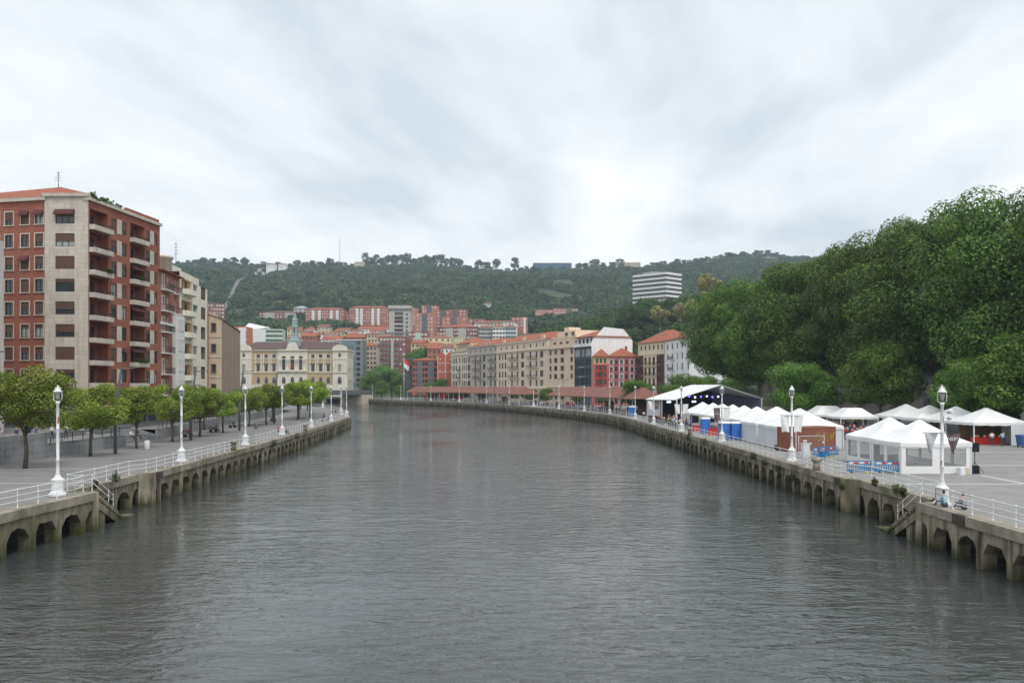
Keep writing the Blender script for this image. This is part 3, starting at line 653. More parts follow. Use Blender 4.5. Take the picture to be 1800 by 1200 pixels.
for A, B in ((P0, P1), (P1, P2), (P2, P3)):
    ln_ = unit(A, B)[1]; b.slab('shop_base', mat('dark_shop_stone', (.14, .13, .125), .6), A, B, 0, ln_, 1.3, 4.05, .004, .10)
    for k in range(int(ln_/3)): b.slab('', GLASS, A, B, .4+3*k, 2.8+3*k, 1.7, 3.5, .101, .13, own='shop_window')
AWN = mat('maroon_awning', (.09, .03, .03), .8, .1)
for A, B, u, z, w_ in [(P0, P1, lu[3], rows[0]+1.4, 1.5), (P0, P1, lu[4], rows[0]+1.4, 1.5), (P1, P2, 2.75, rows[0]+1.45, 2.7), (P2, P3, 12.5, rows[6]+1.7, 3.8), (P2, P3, 12.5, rows[2]+1.7, 3.8), (P0, P1, lu[3], rows[2]+1.4, 1.5), (P2, P3, 12.5, rows[4]+1.7, 3.8), (P2, P3, 8.9, rows[6]+1.5, 1.5)]:
    m = MB(); m.hexa([b.P(A, B, u-w_/2, z, .06), b.P(A, B, u+w_/2, z, .06), b.P(A, B, u+w_/2, z-.3, .6), b.P(A, B, u-w_/2, z-.3, .6)], [b.P(A, B, u-w_/2, z+.5, .06), b.P(A, B, u+w_/2, z+.5, .06), b.P(A, B, u+w_/2, z-.1, .6), b.P(A, B, u-w_/2, z-.1, .6)]); m.build('awning', AWN, b.root)
b.done()

# sliver of a neighbour at the edge of the view
A, B = (-76.9, 90.1), (-59.75, 100.3); nb = block('apartment_building', 'grey building with dark glazed bay just inside the picture edge', A, B, 10, 1.3, 24, render('grey_render', (.30, .28, .27)), ([2+2.6*k for k in range(5)], [3+3.1*k for k in range(6)], 1.5, 1.8), fr=DARKF)
nb.done()

# pink brick house with a white glazed gallery
PINKB = mat('pink_brick', (.36, .15, .105), .85, .12, 1.0, .1, kind='brick', bw=.5, bh=.14, ms=.01)
A, B = (-55.28, 134.15), (-56.3, 144.4); ln = unit(A, B)[1]
b = Bld('apartment_building', 'narrow pink brick house with white glazed gallery and iron balconies', ((A[0]+B[0])/2, (A[1]+B[1])/2, 1.3)); C_, D_ = b.rect(A, B, 11)
fl = [2.2+3.35*k for k in range(7)]
b.wall('wall', PINKB, A, B, 1.3, 25.2, gridrow([1.4, 4.0], fl[1:], 1.1, 2.3)+gridrow([8.2], fl[5:], 1.1, 2.3))
for P, Q in ((B, C_), (C_, D_), (D_, A)): b.wall('wall', PINKB, P, Q, 1.3, 25.2)
for z in fl[1:]:
    for u in (1.4, 4.0): b.window(A, B, u, z, 1.1, 2.3, fr=WHF, sur=WHF if u < 2 else None, gl=random.choice([GLASS, GLASSL]))
    b.balcony(A, B, .4, 5.1, z, ma=WHF)
for z in fl[5:]: b.window(A, B, 8.2, z, 1.1, 2.3, fr=WHF); b.balcony(A, B, 7.2, 9.2, z, ma=WHF)
for i, z in enumerate(fl[:5]):
    g = b.slab('', WHF, A, B, 6.3, 10.0, z-.3, z+3.05, .002, .95, own='gallery')
    for k in range(5): b.window(A, B, 6.75+.7*k, z+.55, .58, 1.9, out=.97+.11, name='gallery_window', fr=WHF, depth=.11)
b.hip(TILE, A, B, 11, 25.2, 1.6, ov=.7); b.slab('cornice', WHF, A, B, 0, ln, 16.7, 17.1, .002, .4); b.done()

# cream house with rounded balconies, then its flat bay
OCH = render('orange_render', (.36, .16, .07)); CRE2 = render('ivory_render', (.60, .56, .47)); BLUEF = mat('blue_frame', (.15, .33, .52), .5)
A, B, B2 = (-56.35, 144.6), (-57.6, 157), (-58.2, 163)
b = Bld('apartment_building', 'ivory house with rounded balconies and orange recesses beside the plain beige wall', (-58, 153, 1.3))
C_, D_ = b.rect(A, B2, 11); fl = [4.4+3.7*k for k in range(6)]
b.wall('wall', CRE2, A, B, 1.3, 26.6, [(1.2, 7.8, z, z+2.6, .5) for z in fl]+gridrow([10.0], [z+.5 for z in fl], 3.0, 1.9))
b.wall('wall', CRE2, B, B2, 1.3, 25.4, gridrow([3.1], [z+.2 for z in fl], 3.3, 2.3))
for P, Q in ((B2, C_), (C_, D_), (D_, A)): b.wall('wall', CRE2, P, Q, 1.3, 25.4)
for z in fl:
    b.slab('', OCH, A, B, 1.25, 7.75, z+.01, z+2.58, -.49, -.42, own='recess_wall')
    for u in (2.4, 5.2): b.window(A, B, u, z, 1.3, 2.3, out=-.4, name='balcony_door', fr=SHUTG, depth=.01)
    b.window(A, B, 10.0, z+.5, 3.0, 1.9, fr=WHF, sh=SHUTG, sf=random.choice([0, .3, .6]), div=3)
    b.window(B, B2, 3.1, z+.2, 3.3, 2.3, fr=SHUT, sh=SHUT, sf=random.choice([0, .8, 1, 1]), div=2)
    m = MB(); pts = [(-3.4, 0), (-3.1, -.75), (-2.2, -1.15), (0, -1.3), (2.2, -1.15), (3.1, -.75), (3.4, 0)]
    m.hexa([(p[0], p[1], -.15) for p in pts], [(p[0], p[1], .75) for p in pts]); d, _ = unit(A, B)
    put('round_balcony', m.mesh('round_balcony', CRE2), b.root, b.P(A, B, 4.5, z), math.atan2(d[1], d[0]))
b.slab('', BLUEF, A, B, .8, 8.2, 4.0, 4.4, .01, .5, own='blue_canopy')
m = MB(); m.lathe([(2.0, 0), (2.0, 2.2), (2.25, 2.25), (2.25, 2.7), (0.2, 3.1)], 20); put('roof_turret', m.mesh('roof_turret', CRE2), b.root, b.P(A, B, 2.5, 26.6, -4))
m = b.mb('roof', TARP); m.face([b.P(A, B, 0, 26.4), b.P(A, B, 12.4, 26.4), b.P(A, B, 12.4, 26.4, -11), b.P(A, B, 0, 26.4, -11)]); m.face([b.P(B, B2, 0, 25.2), b.P(B, B2, 6, 25.2), b.P(B, B2, 6, 25.2, -11), b.P(B, B2, 0, 25.2, -11)])
b.slab('penthouse', CRE2, A, B, 4, 12, 26.4, 28.4, -9, -3); antenna(-57.5, 146, 28, 3.5, b.root, b.o); b.done()

# plain party wall building
BEI = render('beige_render', (.46, .385, .285)); BRN = mat('brown_cladding', (.235, .19, .155), .7, .06, .6, kind='brick', bw=.4, bh=40, ms=.02)
A, B, Cc = (-62.5, 164.4), (-55.9, 164.4), (-52.8, 165.8)
b = Bld('apartment_building', 'beige plain gable wall with four small windows and brown ribbed cladding', (-57, 168, 1.3))
za, zb, zc = 22.4, 19.8, 17.4
hl = [(upx(A, B, 375.5)-.4, upx(A, B, 375.5)+.4, z, z+1.5) for z in (17.5, 13.5, 9.6, 5.8)]
b.wall('wall', BEI, A, B, 1.3, zb, hl); m = b.mb('wall', BEI); m.face([b.P(A, B, 0, zb), b.P(A, B, 6.6, zb), b.P(A, B, 0, za)])
for h_ in hl: b.window(A, B, (h_[0]+h_[1])/2, h_[2], .8, 1.5, fr=SHUT, sur=BRN, div=1)
m = b.mb('cladding', BRN); L2 = unit(B, Cc)[1]; m.face([b.P(B, Cc, 0, 1.3), b.P(B, Cc, L2, 1.3), b.P(B, Cc, L2, zc), b.P(B, Cc, 0, zb)])
Bk, Ck = (-60, 186), (-60.6, 186); b.wall('cladding', BRN, Cc, Ck, 1.3, zc)
m = b.mb('roof', TILE); q = lambda *P: m.face([(p[0]-b.o[0], p[1]-b.o[1], p[2]-b.o[2]) for p in P]); q((-62.7, 164.2, za+.12), (-55.9, 164.2, zb+.12), (-52.6, 165.6, zc+.12), (-60.4, 186, zc+.12), (-66, 186, za+.12))
b.slab('brick_edge', PINKB, (-58.9, 163.6), (-58.3, 163.6), 0, .55, 1.3, 21.5, -.5, 0); b.wall('wall', BEI, (-64, 186), A, 1.3, za)
for z in (4.5, 8.4, 12.3, 16.2): b.slab('band', BRN, A, B, 0, 6.6, z, z+.12, .002, .03)
b.done()

# ------------------------------------------------------------------ town hall
THC, THO, THR = render('cream_stone', (.55, .51, .43)), render('ochre_panel', (.40, .30, .18)), mat('slate_brown_roof', (.135, .085, .075), .8, .2, .8, .2, kind='tile')
COPP = mat('verdigris', (.24, .30, .30), .6, .2, 1.2, patch=(.30, .35, .35)); TY = 480.0
def X(px, Y=TY): return fx(px, Y)
b = Bld('town_hall', 'cream and ochre town hall with clock gable and green spire', (-123, TY, 1), cat='town hall')
def thface(pa, pb, yoff, part, ma, wins):      # wins: (px, z, w, h, kind)
    A, B = (X(pa), TY-yoff), (X(pb), TY-yoff); holes = []
    for p, z, w_, h_, kd in wins:
        u = X(p)-A[0]; holes.append((u-w_/2, u+w_/2, z, z+h_, 1.2 if kd == 'arch' else .35))
    b.wall(part, ma, A, B, 1, 27.2, holes)
    for (p, z, w_, h_, kd), ho in zip(wins, holes):
        u = (ho[0]+ho[1])/2; b.window(A, B, u, z, w_, h_, fr=DARKF, sur=THC, depth=.35, out=-.85 if kd == 'arch' else 0, arch=kd in ('arch', 'archw'), gl=GLASSL if kd == 'l' else GLASS)
        if kd == 'ped': b.slab('', STEEL, A, B, u-w_*.75, u+w_*.75, z+h_+.35, z+h_+.75, .002, .55, own='window_pediment')
    for z0_, z1_, o in ((14.3, 14.9, .4), (22.0, 22.4, .3), (26.7, 27.4, .7)): b.slab('cornice', THC, A, B, -.1, X(pb)-X(pa)+.1, z0_, z1_, .002, o)
    return A, B
for pa, pb, cs in ((444, 489, (454, 468, 481.7)), (541, 586, (550, 563.7, 577))):
    thface(pa, pb, 0, f'ochre_wall{pa}', THO, [(c, 22.75, 1.9, 2.0, '') for c in cs]+[(c, 15.2, 1.9, 3.8, 'ped') for c in cs]+[(c, 8.4, 2.0, 2.6, 'archw') for c in cs])
    A, B = (X(pa), TY), (X(pb), TY); b.slab(f'ground_storey{pa}', THC, A, B, 0, X(pb)-X(pa), 1, 7.6, .002, .35)
    for c in cs:
        for s in (-1, 1): b.slab('', THC, A, B, X(c)-A[0]+s*1.55-.3, X(c)-A[0]+s*1.55+.3, 15, 24.9, .002, .16, own='pilaster')
for pa, pb, c in ((418, 444, 430.5), (586, 612, 598.4)):
    A, B = thface(pa, pb, 2.2, f'pavilion_wall{pa}', THC, [(c, 15.2, 1.9, 3.9, 'l'), (c, 23.2, 1.5, 1.6, 'archw'), (c, 8.2, 2.2, 2.8, 'archw')])
    for s in (-1, 1):
        b.wall(f'pavilion_wall{pa}', THC, (X(pb), TY-2.2) if s > 0 else (X(pa), TY+.01), (X(pb), TY+.01) if s > 0 else (X(pa), TY-2.2), 1, 27.2)
    for u in (.6, 2.3, 6.0, 7.7): b.slab('', THC, A, B, u-.35, u+.35, 14.95, 21.95, .003, .3, own='pilaster')
    pts = [(-4.2, 0)]+[(-4.2*math.cos(a), 2.7*math.sin(a)) for a in np.linspace(.15, math.pi-.15, 11)]+[(4.2, 0)]; m = MB(); cx = X(c)-b.o[0]
    m.hexa([(cx+p[0], -1.0, 26.4+p[1]) for p in pts], [(cx+p[0], -2.7, 26.4+p[1]) for p in pts]); m.build('curved_gable', THC, b.root)
# centre: three arches with paired columns
A, B = thface(489, 541, 1.4, 'centre_wall', THC, [(c, 15.3, 2.2, 8.3, 'arch') for c in (500, 515, 530)]+[(c, 8.4, 2.0, 2.6, 'archw') for c in (500, 515, 530)])
for s in (0, 1): P = X(541) if s else X(489); b.wall('centre_wall', THC, (P, TY-1.4) if s else (P, TY+.01), (P, TY+.01) if s else (P, TY-1.4), 1, 27.2)
for c in (493, 496, 504.5, 507.5, 510, 520, 522.5, 525.5, 534, 537):
    m = MB(); m.lathe([(.45, 0), (.45, .5), (.34, .6), (.30, 6.0), (.45, 6.3), (.45, 6.8)], 10); put('column', m.mesh('column', THC), b.root, (X(c)-b.o[0], -2.1, 14.0))
b.slab('', mat('red_door', (.22, .04, .035), .6), A, B, X(515)-A[0]-.95, X(515)-A[0]+.95, 15.3, 19.6, -.6, -.35, own='red_door')
b.slab('balustrade', THC, A, B, -.5, X(541)-X(489)+.5, 14.9, 15.9, .5, .8)
m = MB(); pts = [(-3.6, 0)]+[(-3.0*math.cos(a), .6+3.6*math.sin(a)) for a in np.linspace(.1, math.pi-.1, 11)]+[(3.6, 0)]; cx = X(515)-b.o[0]
m.hexa([(cx+p[0], -.4, 26.4+p[1]) for p in pts], [(cx+p[0], -1.9, 26.4+p[1]) for p in pts]); ck = m.build('clock_gable', THC, b.root)
m = MB(); m.tube([(cx, -1.92, 28.3), (cx, -2.0, 28.3)], 1.0, 20); m.build('clock_face', WHF, ck)
m = MB(); m.box(cx-.05, cx+.05, -2.04, -2.01, 28.3, 29.0); m.box(cx, cx+.5, -2.04, -2.01, 28.26, 28.34); m.build('clock_hands', IRON, ck)
# side, back, roof, spire
SA, SB = (X(612), TY-2.2), (X(612)-.2, TY+17)
b.wall('side_wall', THC, SA, SB, 1, 27.2, gridrow([3, 7, 11, 15], [8.4, 15.2, 22.75], 1.8, 2.2))
for u in (3, 7, 11, 15):
    for z in (8.4, 15.2, 22.75): b.window(SA, SB, u, z, 1.8, 2.2, fr=DARKF, sur=THC)
b.wall('side_wall', THC, SB, (X(418), TY+17), 1, 27.2); b.wall('side_wall', THC, (X(418), TY+17), (X(418), TY-2.2), 1, 27.2)
b.slab('cornice', THC, SA, SB, -.5, 19, 26.7, 27.4, .002, .6)
b.hip(THR, (X(418), TY-.5), (X(612), TY-.5), 17.5, 27.4, 4.8, ov=.4, e=8)
m = MB(); m.lathe([(4.9, 0), (4.7, 3.2), (4.9, 3.4), (3.4, 3.8), (2.7, 6.5), (2.9, 6.8), (2.4, 7.2), (2.2, 11.0), (2.6, 11.3), (2.6, 11.8), (1.9, 12.2), (1.8, 15.0), (2.1, 15.3), (1.2, 16.4), (.9, 18.0), (.2, 19.2), (.1, 21)], 4, rot=R(45), sm=False)
put('spire', m.mesh('spire', COPP), b.root, (cx, 4.5, 28.0))
for k in range(4):
    m = MB(); m.box(-.45, .45, -.06, .06, 0, 2.6); put('spire_opening', m.mesh('spire_opening', GLASS), b.root, (cx+[0, 1.62, 0, -1.62][k], 4.5+[-1.62, 0, 1.62, 0][k], 36.0), [0, R(90), 0, R(90)][k])
b.done()

# ------------------------------------------------------------------ riverside row
IV, GR3, CR3, CR4 = render('ivory_stone', (.56, .51, .42)), render('sooty_grey_stone', (.40, .37, .32)), render('warm_cream_stone', (.60, .51, .40)), render('peach_stone', (.60, .48, .37))
def rowhouse(label, A, B, D, ztop, ma, cols, zrows, balc=(), roofh=3.6, roofm=TILE, attic=None, corn=(), sh=SHUT, side=True, z0=0.0, rail=IRON):
    b = Bld('riverside_house', label, ((A[0]+B[0])/2, (A[1]+B[1])/2, z0), cat='building', group='houses facing the river'); C_, D_ = b.rect(A, B, D); holes = []
    cu = [(upx(A, B, p), w_*1.12) for p, w_ in cols]
    for u, w_ in cu:
        for z, h_ in zrows: holes.append((u-w_/2, u+w_/2, z-h_/2, z+h_/2))
    au = [upx(A, B, p) for p in (attic[0] if attic else ())]
    if attic: holes += [(u-.55, u+.55, attic[1]-.8, attic[1]+.8) for u in au]
    b.wall('wall', ma, A, B, z0, ztop, holes, .13)
    for u, w_ in cu:
        for z, h_ in zrows: b.window(A, B, u, z-h_/2, w_, h_, fr=random.choice([DARKF, DARKF, WHF, SHUT]), sh=sh, sf=random.choice([0, 0, .5, 1, 1]), depth=.13, div=2 if w_ < 2 else 3, sur=ma if h_ < 2.4 else None)
    for u in au: b.window(A, B, u, attic[1]-.8, 1.1, 1.6, fr=DARKF, sh=SHUT, sf=random.choice([0, .6, 1]), depth=.13, div=1)
    for p0, p1, zs in balc:
        for z in zs: b.balcony(A, B, upx(A, B, p0), upx(A, B, p1), z, ma=ma, rail=rail)
    for P, Q in ((B, C_), (C_, D_), (D_, A)): b.wall('wall', ma, P, Q, z0, ztop)
    for z, h_, o in corn: b.slab('cornice', ma, A, B, -.05, unit(A, B)[1]+.05, z, z+h_, .002, o)
    if roofh: b.hip(roofm, A, B, D, ztop, roofh, ov=.6, e=0 if roofh < 0 else None)
    return b
rz_ = [(19.7, 2.6), (15.9, 2.6), (12.0, 2.6), (8.2, 2.6), (3.6, 3.2)]
R1a, R1b, R2b, R3b, R4b, R5b = (-31.5, 442), (-21.8, 420), (-7.0, 386), (14, 338), (23.2, 317), (28.4, 305)
b = rowhouse('ivory corner house with arcaded top floor ending the riverside row', R1a, R1b, 16, 24.6, IV, [(796.5, 1.2), (799.5, 1.2), (802.5, 1.2), (808, 1.6), (813.5, 1.2), (816.5, 1.2), (819.5, 1.2)], rz_, balc=[(805, 811, (14.4, 10.5))], corn=[(22.3, .5, .6), (24.2, .6, .7), (5.8, .4, .5)], roofh=0)
b.slab('penthouse', render('apricot_render', (.56, .42, .25)), R1a, R1b, 2, 22.5, 24.6, 28.2, -14, -2)
for k in range(7): b.window(R1a, R1b, 6+2*k, 26, 1.2, 1.6, out=-1.95, name='penthouse_window', fr=WHF, depth=.05)
b.hip(TILE, tuple(np.array(R1a)+unit(R1a, R1b)[0]*2+np.array((1.8, .8))), tuple(np.array(R1b)+np.array((.6, 2.6))), 13, 28.2, 3.5, ov=.5); b.done()
c2 = [(824.2, 2.6), (835.6, 1.3), (844.2, 1.3), (851, 2.6), (862.8, 1.3), (870.5, 1.3)]
b = rowhouse('soot-darkened grey house with iron balconies in the riverside row', R1b, R2b, 16, 25.8, GR3, c2, rz_, balc=[(832, 847.5, (18.3, 14.5, 10.6)), (859, 872.3, (18.3, 14.5, 10.6))], attic=([827, 835.6, 844.2, 853.5, 862.8, 871], 23.6), corn=[(21.6, .5, .7), (25.3, .5, .6), (5.8, .4, .5)], rail=IRON); 
for p in (827, 853.5): b.slab('', GR3, R1b, R2b, upx(R1b, R2b, p)-1.3, upx(R1b, R2b, p)+1.3, 25.3, 27.2, -.4, .3, own='dormer')
b.done()
c3 = [(878.3, 1.5), (883.4, 1.3), (888.6, 1.5), (900, 1.4), (909.7, 1.4), (918.6, 2.6), (932.2, 1.4), (943, 1.4), (952, 2.6)]
b = rowhouse('long cream stone house with paired balconies and red roof in the riverside row', R2b, R3b, 16, 25.8, CR3, c3, rz_, balc=[(895, 913, (18.3, 14.5, 10.6)), (927.5, 946.5, (18.3, 14.5, 10.6))], attic=([881, 890.5, 900.5, 910, 921, 932.2, 943, 955], 23.6), corn=[(21.6, .5, .7), (25.3, .5, .6), (5.8, .4, .5)])
for p in (886, 921, 955): b.slab('', CR3, R2b, R3b, upx(R2b, R3b, p)-1.2, upx(R2b, R3b, p)+1.2, 25.3, 27.4, -.4, .3, own='dormer')
b.done()
b = rowhouse('peach stone house with stepped-back top floors and two white awnings', R3b, R4b, 15, 21.8, CR4, [(967.7, 1.6), (976.9, 2.4), (988.4, 2.6), (1005, 1.6)], [(20.0, 1.9), (16.9, 1.9), (13.8, 1.9), (10.7, 1.9), (3.4, 3.0)], corn=[(21.3, .5, .8), (6.3, .4, .5)], roofh=0)
b.slab('setback_floor', CR4, R3b, R4b, .3, 22.6, 21.8, 25.2, -14, -1.4); b.slab('top_floor', CR4, R3b, R4b, 3, 18, 25.2, 28.2, -13, -3); b.slab('parapet', CR4, R3b, R4b, .1, 22.8, 21.8, 22.9, .3, .6); b.slab('parapet', CR4, R3b, R4b, .5, 22, 25.2, 26.0, -1.6, -1.3)
for p, z, o in ((970, 22.4, -1.35), (980.5, 22.4, -1.35), (991.6, 22.4, -1.35), (1007, 22.4, -1.35), (983.5, 25.9, -2.95), (995, 25.9, -2.95)): b.window(R3b, R4b, upx(R3b, R4b, p), z, 2.2, 1.6, out=o, name='top_window', fr=SHUT, sh=SHUT, sf=.7, depth=.05)
b.slab('', CR4, R3b, R4b, 5, 9, 28.2, 29.8, -10, -5, own='chimney_block')
for p in (990.5, 1004):
    u = upx(R3b, R4b, p); m = MB(); m.hexa([b.P(R3b, R4b, u-2, 3.7, 1.6), b.P(R3b, R4b, u+2, 3.7, 1.6), b.P(R3b, R4b, u+2, 4.9, .05), b.P(R3b, R4b, u-2, 4.9, .05)], [b.P(R3b, R4b, u-2, 3.85, 1.6), b.P(R3b, R4b, u+2, 3.85, 1.6), b.P(R3b, R4b, u+2, 5.05, .05), b.P(R3b, R4b, u-2, 5.05, .05)]); m.build('awning', CANVAS, b.root)
b.done()
DKS = mat('dark_gallery', (.055, .07, .085), .45, .1); WH2 = render('white_render', (.70, .70, .69))
b = Bld('riverside_house', 'dark glazed gallery house with white party wall and red roof', (27, 312, 0), group='houses facing the river'); A, B = R4b, R5b; ln = unit(A, B)[1]; C_, D_ = b.rect(A, B, 17)
hl = [(u0, u1, z-1.25, z+1.25) for z in (19.0, 15.6, 12.1, 8.6, 5.0) for u0, u1 in ((.4, 4.3), (5.2, 7.6), (8.6, 12.6))]
b.wall('gallery_front', DKS, A, B, 0, 21.2, hl)
for i, (u0, u1, za, zb) in enumerate(hl):
    b.window(A, B, (u0+u1)/2, za, u1-u0, 2.5, fr=WHF if za > 17 and u0 != 5.2 else DKS, div=4 if u1-u0 > 3 else 2, gl=GLASSL if za > 17 else GLASS)
for z in (13.9, 10.4, 6.9): b.balcony(A, B, 4.9, 7.9, z, ma=WHF)
b.slab('balcony_floor', WH2, A, B, -.1, ln+.1, 21.2, 22.3, -.2, .6); b.slab('top_floor', WH2, A, B, 0, ln, 22.3, 24.6, -16, -1.2)
for u in (2, 5, 8, 11): b.window(A, B, u, 22.5, 1.4, 1.6, out=-1.15, name='top_window', fr=DARKF, depth=.05)
b.hip(TILE, A, B, 16, 24.6, 2.8, ov=.4, e=3)
m = b.mb('party_wall', WH2); Bp = (B[0]+.02, B[1]+.02); L3 = unit(Bp, C_)[1]
m.face([b.P(Bp, C_, 0, 0), b.P(Bp, C_, L3, 0), b.P(Bp, C_, L3, 23.5), b.P(Bp, C_, L3*.78, 27.6), b.P(Bp, C_, L3*.3, 28.2), b.P(Bp, C_, 0, 23.0)])
b.wall('party_wall', WH2, C_, D_, 0, 23.5); b.wall('party_wall', WH2, D_, A, 0, 23.5); b.done()
YEL, RED, PNK = render('yellow_render', (.50, .34, .15)), render('red_render', (.43, .085, .07)), render('pink_render', (.45, .20, .20))
A, B, B7 = (28.7, 301), (34.0, 300.3), (44.0, 299.8)
b = rowhouse('narrow bright red house with a yellow top floor and centre balconies', A, B, 12, 14.7, RED, [(1049.3, .9), (1056.3, 1.2), (1063.4, .9)], [(13.4, 1.7), (11.0, 1.7), (8.3, 1.7), (5.2, 1.7), (2, 2.2)], balc=[(1053, 1059.6, (12.4, 10.0, 7.3))], roofh=0)
b.wall('top_wall', YEL, A, B, 14.7, 17.3, gridrow([upx(A, B, p) for p in (1049.3, 1056.3, 1063.4)], [15.0], .9, 1.7))
for p in (1049.3, 1056.3, 1063.4): b.window(A, B, upx(A, B, p), 15.0, .9, 1.7, fr=SHUT, sh=SHUTG, sf=.5)
C_, D_ = b.rect(A, B, 12)
for P, Q in ((B, C_), (C_, D_), (D_, A)): b.wall('top_wall', YEL, P, Q, 14.7, 17.3)
b.hip(TILE, A, B, 12, 17.3, 3.0, ov=.5, e=2.6); b.done()
b = rowhouse('pink house with white window surrounds and red tiled roof', B, B7, 12, 17.3, PNK, [(1074.5, 1.0), (1083.4, 1.0), (1092.4, 1.0), (1101.6, 1.0), (1110.8, 1.0), (1119, .9)], [(15.4, 1.6), (12.9, 1.6), (10.3, 1.6), (7.6, 1.6), (4.8, 1.8), (1.8, 2.2)], balc=[(1081, 1086, (14.4, 11.9, 9.3)), (1099, 1104, (14.4, 11.9, 9.3))], roofh=3.3)
for p in (1074.5, 1092.4, 1110.8):
    for z in (15.4, 12.9, 10.3, 7.6):
        u = upx(B, B7, p); m = MB()
        for x0, x1, z0_, z1_ in ((-.78, -.52, -1.0, 1.0), (.52, .78, -1.0, 1.0), (-.52, .52, .82, 1.0), (-.52, .52, -1.0, -.82)): m.box(x0, x1, -.09, -.055, z0_, z1_)
        d, _ = unit(B, B7); put('window_surround', m.mesh('window_surround', WHF), b.root, b.P(B, B7, u, z), math.atan2(d[1], d[0]))
m = MB(); m.box(-.4, .4, -.4, .4, 0, 1.8); put('chimney', m.mesh('chimney', BRICK), b.root, b.P(B, B7, 6.5, 19.4, -5)); b.done()
A, B = (44.2, 299), (50.2, 281); CR8 = render('buff_render', (.59, .52, .39)); MAR = mat('maroon_gallery', (.13, .05, .05), .5, .1)
b = rowhouse('buff house with maroon glazed galleries at both ends and long iron balconies', A, B, 14, 21.6, CR8, [(1134.6, 1.4), (1141.8, 1.4), (1149, 1.4), (1156, 1.2)], [(15.4, 2.7), (11.9, 2.7), (8.2, 2.7), (4.4, 2.7)], balc=[(1131, 1158, (14.0, 10.5, 6.8))], attic=([1127.6, 1134.7, 1141.8, 1149.3, 1156.7, 1163.6], 20.0), roofh=4.6, corn=[(17.5, .3, .3)])
for pa, pb in ((1121.6, 1130.5), (1158.5, 1167)):
    u0, u1 = max(.1, upx(A, B, pa)), upx(A, B, pb); b.slab('', MAR, A, B, u0, u1, 1.0, 17.5, .002, .9, own='gallery')
    for z in (2.0, 5.1, 8.2, 11.3, 14.4):
        for k in range(3): b.window(A, B, u0+(u1-u0)*(k+.5)/3, z, (u1-u0)/3-.15, 2.4, out=1.02, name='gallery_window', fr=MAR, depth=.1, div=2)
b.done()
A, B = (50.3, 280.6), (52.4, 255); b = rowhouse('white house with green shutters half hidden by the big trees', A, B, 14, 21.6, render('cool_white_render', (.64, .66, .66)), [(1174, 1.3), (1182, 1.3), (1190.8, 1.3), (1199.5, 1.3), (1210, 1.3)], [(19.6, 1.7), (16.3, 2.0), (13, 2.2), (9.6, 2.2), (6, 2.2)], balc=[(1179, 1186, (15.3, 11.9, 8.5))], roofh=4.6, sh=SHUTG); b.done()
# ------------------------------------------------------------------ town behind: blocks on the slope
EXC = []
BR2, BR3, PKB, GRYC, WHB = render('far_brick', (.30, .12, .085)), render('dark_far_brick', (.20, .085, .07)), render('salmon_brick', (.38, .17, .13)), render('grey_concrete', (.36, .35, .33)), render('far_white', (.66, .65, .62))
YLW, OCR, GRN, TAN = render('pale_yellow', (.58, .48, .30)), render('ochre_house', (.55, .33, .12)), render('pale_green', (.36, .46, .38)), render('tan_render', (.45, .38, .30))
def far(name, label, p0, p1, ytop, Y, wall, cols, nrow, D=14, yaw=0.0, roof=None, fh=3.0, ww=1.5, wh=1.5, side=None, group='buildings on the slope', **k):
    x0, x1 = fx(p0, Y), fx(p1, Y); dx = (x1-x0); A, B = (x0, Y+dx*math.tan(yaw)/2), (x1, Y-dx*math.tan(yaw)/2)
    zt = fz(ytop, Y); z0 = min(float(H((x0+x1)/2, Y+D)), float(H((x0+x1)/2, Y)), zt-6)-3
    ln = unit(A, B)[1]; us = [ln*(i+.5)/cols for i in range(cols)]; zs = [zt-1.0-wh-fh*i for i in range(nrow)]
    zs = [z for z in zs if z > z0+1]
    if Y < 1650: EXC.append(((x0+x1)/2, Y+D/2, max(dx, D)*.62+3))
    if Y < 1650: EXC.append((x0+dx*.2, Y+D/2, D)); EXC.append((x1-dx*.2, Y+D/2, D))
    if 780 < Y < 1600 and p0 > 600:
        for f in (.1, .5, .9): EXC.append((x0+dx*f, Y-13, 14))
    return block(name, label, A, B, D, z0, zt, wall, (us, zs, ww, wh), roof=roof, sidewins=side, group=group, **k)
def strips(b, A, B, us, w, z0, z1, ma, name='light_bay', o=.5):
    for u in us: b.slab('', ma, A, B, u-w/2, u+w/2, z0, z1, .002, o, own=name)
def far2(*a, bays=None, bayma=WHF, bayw=2.2, **k):
    b = far(*a, **k); p0, p1, yt, Y = a[2:6]
    if bays:
        x0, x1 = fx(p0, Y), fx(p1, Y); yaw = k.get('yaw', 0); A, B = (x0, Y+(x1-x0)*math.tan(yaw)/2), (x1, Y-(x1-x0)*math.tan(yaw)/2); ln = unit(A, B)[1]; zt = fz(yt, Y)
        strips(b, A, B, [ln*f for f in bays], bayw, zt-18, zt-.6, bayma)
    b.done(); return b
RT = (TILE, 2.2)
WK = dict(fr=WHF, gl=[WBL, WBL, WBL, GLASSL, GLASS])
far2('apartment_block', 'long red brick block with rows of small white windows and four pale stair bays', 537, 605, 543, 900, BR2, 17, 5, D=14, roof=(TILE, 2.5), bays=(.2, .36, .67, .82), bayw=2.8, ww=1.1, wh=1.3, **WK)
far2('apartment_block', 'twin red brick block with pale stair bays nearer the grey tower', 614, 683, 540, 890, BR2, 17, 5, D=14, roof=(TILE, 2.5), bays=(.2, .31, .6, .74), bayw=2.8, ww=1.1, wh=1.3, **WK)
far2('apartment_block', 'set-back red brick link block between the two long blocks', 600, 622, 546, 925, BR3, 5, 5, ww=1.3, **WK)
